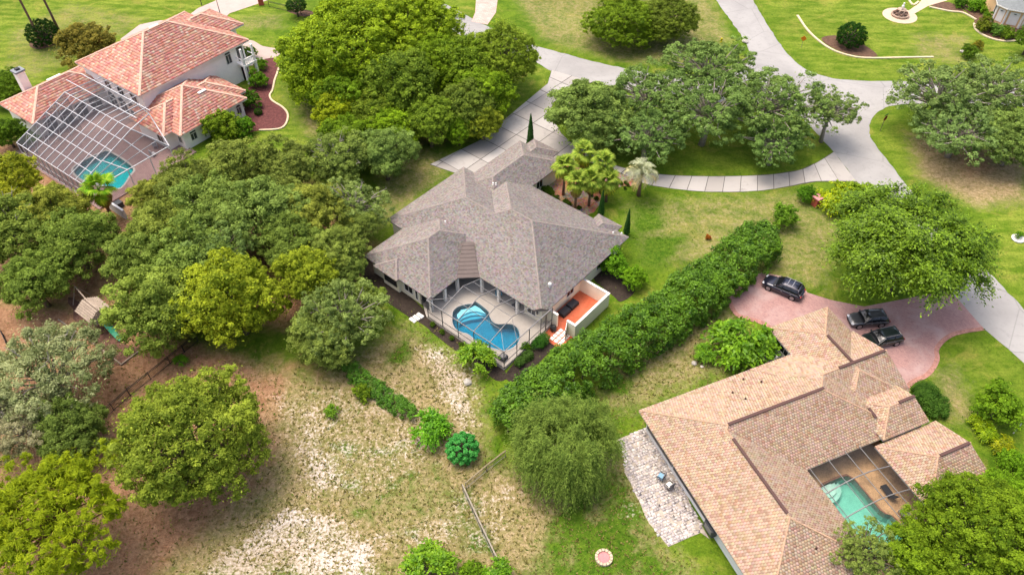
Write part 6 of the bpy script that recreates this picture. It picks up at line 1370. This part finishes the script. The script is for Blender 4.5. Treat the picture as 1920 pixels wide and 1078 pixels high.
board_fence(PP([(874, 916), (912, 884), (948, 856)], 0), 'weathered wire fence between the rosette plant and the weeping tree', 1.1, mat('mossy_wood', A(150, 138, 108), 0.9, 0.25, 3), M_GREYAL)

# ================================================================== PLAYSET
pc = P(192, 610); ps = thing('wooden_playset', 'weathered wooden playset with plank roof and swing beam under the oaks', 'playset', (pc.x, pc.y, 0), R(40))
M_PLW = mat('grey_planks', A(176, 160, 142), 0.9, 0.25, 2, bump=0.3)
for x in (-1, 1):
    for y in (-.9, .9): MB().box((x, y, 1.4), (.12, .12, 2.8)).build('post', M_PLW, ps)
for k in range(8): MB().box((-.95 + .27 * k, 0, 1.4), (.25, 1.9, .05)).build('deck_board', M_PLW, ps)
for s_ in (-1, 1):
    for k in range(6):
        f0 = k / 6; y = s_ * (1.35 - 1.3 * f0 - .1); z = 2.62 + .85 * f0 + .06; MB().bar((-1.45, y, z), (1.45, y, z + random.uniform(-.01, .01)), .25, .035).build('roof_plank', M_PLW, ps)
for s_ in (-1, 1): MB().bar((s_ * 1.2, -1.35, 2.58), (s_ * 1.2, 0, 3.45), .07, .09).build('roof_rafter', M_PLW, ps); MB().bar((s_ * 1.2, 1.35, 2.58), (s_ * 1.2, 0, 3.45), .07, .09).build('roof_rafter', M_PLW, ps)
for z in (1.75, 2.1): MB().bar((-1, .9, z), (1, .9, z), .05, .1).build('rail', M_PLW, ps); MB().bar((-1, -.9, z), (-1, .9, z), .05, .1).build('rail', M_PLW, ps)
MB().bar((-1, .3, 2.4), (-5.2, .8, 2.4), .12, .14).build('swing_beam', M_PLW, ps)
for s_ in (-.9, .9): MB().bar((-5.2, .8, 2.45), (-5.5, .8 + s_ * 1.2, 0), .1, .1).build('leg', M_PLW, ps)
for x in (-2.2, -3.6):
    for s_ in (-.2, .2): MB().bar((x + s_, .5, 2.35), (x + s_, .5, .5), .015, .015).build('swing_chain', M_BLACK, ps)
    MB().box((x, .5, .5), (.5, .18, .03)).build('swing_seat', M_BLACK, ps)
M_GRS = mat('green_plastic', A(30, 170, 130), 0.4, 0.05, spec=0.5)
def slide():
    pts = [Vector((1.0, 0, 1.45)), Vector((1.6, 0, 1.25)), Vector((2.6, 0, .6)), Vector((3.3, 0, .25)), Vector((3.8, 0, .2))]; m = MB()
    for p, q in zip(pts, pts[1:]): m.bar(p, q, .55, .04)
    sl_ = m.build('slide', M_GRS, ps, label='green plastic slide')
    for s_ in (-.29, .29):
        mm = MB()
        for p, q in zip(pts, pts[1:]): mm.bar(p + Vector((0, s_, .1)), q + Vector((0, s_, .1)), .05, .2)
        mm.build('slide_side', M_GRS, sl_)
slide(); ps.rotation_euler = (0, 0, math.atan2(*(P(228, 615) - P(190, 585)).to_2d().yx))
for k, (a, b) in enumerate((((110, 600), (190, 655)), ((190, 655), (228, 684)), ((228, 684), (265, 656)))):
    p, q = P(*a), P(*b); o = MB().bar(Vector((0, 0, .08)), q - p + Vector((0, 0, .08)), .14, .16).build('timber_edging', M_PLW); o.location = p; tag(o, ['long timber edging along the play bark, left piece', 'timber edging along the play bark, lower left piece', 'timber edging at the lower right of the play bark'][k], 'edging')
# ================================================================== SMALL THINGS
# fire pit
fp_ = P(1132, 1046); pit = thing('fire_pit', 'round fire pit ring of pale blocks with pinkish centre on the lawn', 'fire pit', (fp_.x, fp_.y, 0)); M_BLK = mat('pale_block', A(218, 200, 170), 0.9, 0.15)
for k in range(14):
    a0 = k * math.tau / 14 + .03; a1 = (k + 1) * math.tau / 14 - .03; MB().prism([(r_ * math.cos(a_), r_ * math.sin(a_)) for r_, a_ in ((.55, a0), (.8, a0), (.8, a1), (.55, a1))], -.02, .28).build('block', M_BLK, pit, bevel=.02)
MB().lathe([(.54, 0), (.54, .14), (.1, .16)], 20).build('fill', mat('pink_fill', A(224, 150, 150), 0.9, 0.12), pit)
# patio furniture
def pchair(px, py, lab, c1, rz):
    p = P(px, py, .07); t_ = thing('patio_chair', lab, 'chair', (p.x, p.y, .085), rz); MB().box((0, 0, .42), (.62, .62, .1)).build('cushion', c1, t_, bevel=.03); MB().box((-.3, 0, .75), (.08, .62, .6)).build('backrest', mat('grey_sling', A(130, 130, 134), .8, .1), t_)
    for y in (-.32, .32): MB().box((0, y, .6), (.6, .06, .05)).build('armrest', M_BLACK, t_)
    for x in (-.28, .28):
        for y in (-.28, .28): MB().box((x, y, .19), (.05, .05, .4)).build('leg', M_BLACK, t_)
pchair(1239, 897, 'blue-cushioned chair on the pale patio', mat('light_blue_cushion', A(150, 196, 224), .9, .05), 2.5); pchair(1254, 914, 'dark chair with white cushion on the pale patio', M_FRAME_W, 2.2)
# air conditioners by the tan garage
def ac(px, py, lab, w_):
    p = P(px, py, .4); t_ = thing('air_conditioner', lab, 'air conditioner', (p.x, p.y, 0), FO.a); MB().box((0, 0, .42), (w_, w_, .8)).build('casing', mat('white_metal', A(222, 222, 220), .5, .05), t_, bevel=.03); MB().lathe([(w_ * .36, .82), (w_ * .36, .85), (.1, .86)], 16).build('fan_grille', M_BLACK, t_); MB().box((0, 0, -.02), (w_ + .2, w_ + .2, .08)).build('pad', M_GREYW, t_)
ac(1447, 671, 'white air conditioner with round black fan beside the tan roof', .9); ac(1463, 662, 'second air conditioner unit in the corner of the tan house', .75)
# brick mailbox
p = P(1529, 385); mb = thing('brick_mailbox', 'red brick mailbox pillar between dark and yellow shrubs', 'mailbox', (p.x, p.y, 0), R(30)); MB().box((0, 0, .65), (.9, .9, 1.3)).build('pillar', mat('red_brick', A(200, 100, 78), .9, .2, 3), mb); MB().box((0, 0, 1.36), (1.15, 1.15, .14)).build('cap', mat('pink_cap', A(222, 150, 150), .8, .1), mb); MB().box((0, -.47, 1.0), (.3, .06, .25)).build('mail_door', M_BLACK, mb)
# stop sign
p = P(1650, 246); sg = thing('stop_sign', 'weathered red stop sign leaning beside the live oak at the junction', 'sign', (p.x, p.y, 0), R(35)); MB().box((0, 0, 1.2), (.06, .06, 2.4)).build('post', mat('sign_post', A(120, 110, 96), .7, .1), sg)
oc = [(.42 * math.cos(R(22.5 + 45 * k)), .42 * math.sin(R(22.5 + 45 * k))) for k in range(8)]; m = MB(); i = 0
m.v = [(x, -.04, 2.25 + y) for x, y in oc] + [(x, -.06, 2.25 + y) for x, y in oc]; m.f = [tuple(range(8)), tuple(range(15, 7, -1))] + [(k, k + 8, (k + 1) % 8 + 8, (k + 1) % 8) for k in range(8)]; m.build('sign_face', mat('sign_red', A(150, 60, 44), .6, .1), sg)
MB().box((0, 0, 2.78), (.9, .02, .16)).build('street_name_plate', mat('sign_green', A(30, 100, 70), .6, .05), sg)
# orange diamond sign
p = P(1502, 90); og = thing('orange_sign', 'orange diamond sign on a thin post in the lawn by the road', 'sign', (p.x, p.y, 0), R(-20)); MB().box((0, 0, .9), (.05, .05, 1.8)).build('post', M_GREYAL, og); m = MB(); q = [(0, -.5), (.5, 0), (0, .5), (-.5, 0)]; m.v = [(x, -.03, 1.7 + y) for x, y in q] + [(x, -.05, 1.7 + y) for x, y in q]; m.f = [(0, 1, 2, 3), (7, 6, 5, 4)] + [(k, k + 4, (k + 1) % 4 + 4, (k + 1) % 4) for k in range(4)]; m.build('sign_face', mat('sign_orange', A(240, 140, 30), .6, .05), og)
# hydrant and stone
p = P(1352, 80); hy = thing('fire_hydrant', 'small yellow fire hydrant on the dry field', 'hydrant', (p.x, p.y, 0)); M_YEL = mat('hydrant_yellow', A(226, 210, 40), .5, .05); MB().lathe([(.2, 0), (.2, .06), (.14, .08), (.14, .6), (.19, .62), (.17, .75), (.05, .84)], 12).build('barrel', M_YEL, hy, smooth=True); MB().tube([(-.26, 0, .5), (.26, 0, .5)], .07, 8).build('outlet', M_YEL, hy)
def stone(px, py, r_, lab, mt):
    p = P(px, py); bm = bmesh.new(); bmesh.ops.create_icosphere(bm, subdivisions=2, radius=r_)
    for v in bm.verts: v.co *= random.uniform(.8, 1.12); v.co.z *= .6
    me = bpy.data.meshes.new('boulder'); bm.to_mesh(me); bm.free(); me.materials.append(mt); o = bpy.data.objects.new('boulder', me); link(o); o.location = (p.x, p.y, r_ * .4); tag(o, lab, 'stone')
M_ST = mat('pale_stone', A(206, 200, 188), .9, .2)
stone(1397, 80, .55, 'pale boulder at the bend of the upper road', M_ST); stone(1301, 682, .3, 'pale stone left of the small leafy shrub', M_ST); stone(1316, 688, .2, 'smaller pale stone below the small leafy shrub', M_ST); stone(876, 718, .45, 'pale stone on the sand below the pool cage', M_ST); stone(1803, 98, .35, 'grey stone beside the dark shrub on the lawn', M_ST)
p = P(1908, 449); rg = thing('stone_ring', 'white stone ring planter on the right lawn', 'planter', (p.x, p.y, 0)); MB().lathe([(.75, 0), (.8, .2), (.6, .25), (.5, .1)], 18).build('ring', M_FRAME_W, rg, smooth=True)
# fountain
ft = thing('garden_fountain', 'tiered stone fountain with statue on the round terrace', 'fountain', (fc.x, fc.y, .03)); M_FS = mat('fountain_stone', A(196, 170, 150), .85, .25, 2)
MB().lathe([(1.5, 0), (1.55, .35), (1.4, .4), (1.3, .2), (.2, .2)], 24).build('lower_basin', M_FS, ft, smooth=True); MB().lathe([(.35, .2), (.2, .5), (.16, .9), (.8, 1.15), (.78, 1.22), (.2, 1.1)], 18).build('upper_bowl', M_FS, ft, smooth=True); MB().lathe([(.2, 1.1), (.14, 1.4), (.26, 1.7), (.2, 1.95), (.08, 2.05), (.15, 2.2), (.13, 2.35), (.02, 2.45)], 12).build('statue', M_FRAME_W, ft, smooth=True)
for k in range(7):
    a_ = k * .9; bm = MB(); bm.lathe([(.02, 0), (.28, .1), (.3, .3), (.1, .45)], 8, (1.0 * math.cos(a_), 1.0 * math.sin(a_), .3)); bm.build('rockwork', mat('fountain_rock', A(130, 104, 90), .9, .3), ft)
# lamp posts by the villa driveway
def lamp(px, py, h, lab):
    p = P(px, py); t_ = thing('lamp_post', lab, 'lamp post', (p.x, p.y, 0)); MB().tube([(0, 0, 0), (0, 0, h)], [.08, .05], 8).build('pole', M_BLACK, t_); MB().lathe([(.1, h), (.2, h + .35), (.22, h + .4), (.04, h + .55)], 8).build('lantern', M_HEAD, t_)
lamp(379, 12, 3.4, 'dark lamp post on the grass side of the villa driveway'); lamp(414, 30, 3.6, 'dark lamp post in front of the villa driveway')
p = P(490, 9); bp2 = thing('brick_pillar', 'red brick gate pillar at the end of the villa driveway', 'pillar', (p.x, p.y, 0), R(20)); MB().box((0, 0, 1.1), (.9, .9, 2.2)).build('pillar', mat('red_brick', A(200, 100, 78)), bp2); MB().box((0, 0, 2.26), (1.1, 1.1, .14)).build('cap', M_ST, bp2)
# white pole at right edge
p = P(1900, 812); wp = thing('lamp_pole', 'leaning-looking white pole beside the yellow border shrubs', 'pole', (p.x, p.y, 0)); MB().tube([(0, 0, 0), (0, 0, 3.2)], .06, 8).build('pole', M_FRAME_W, wp); MB().lathe([(.12, 3.2), (.2, 3.45), (.05, 3.55)], 8).build('lantern', M_HEAD, wp)
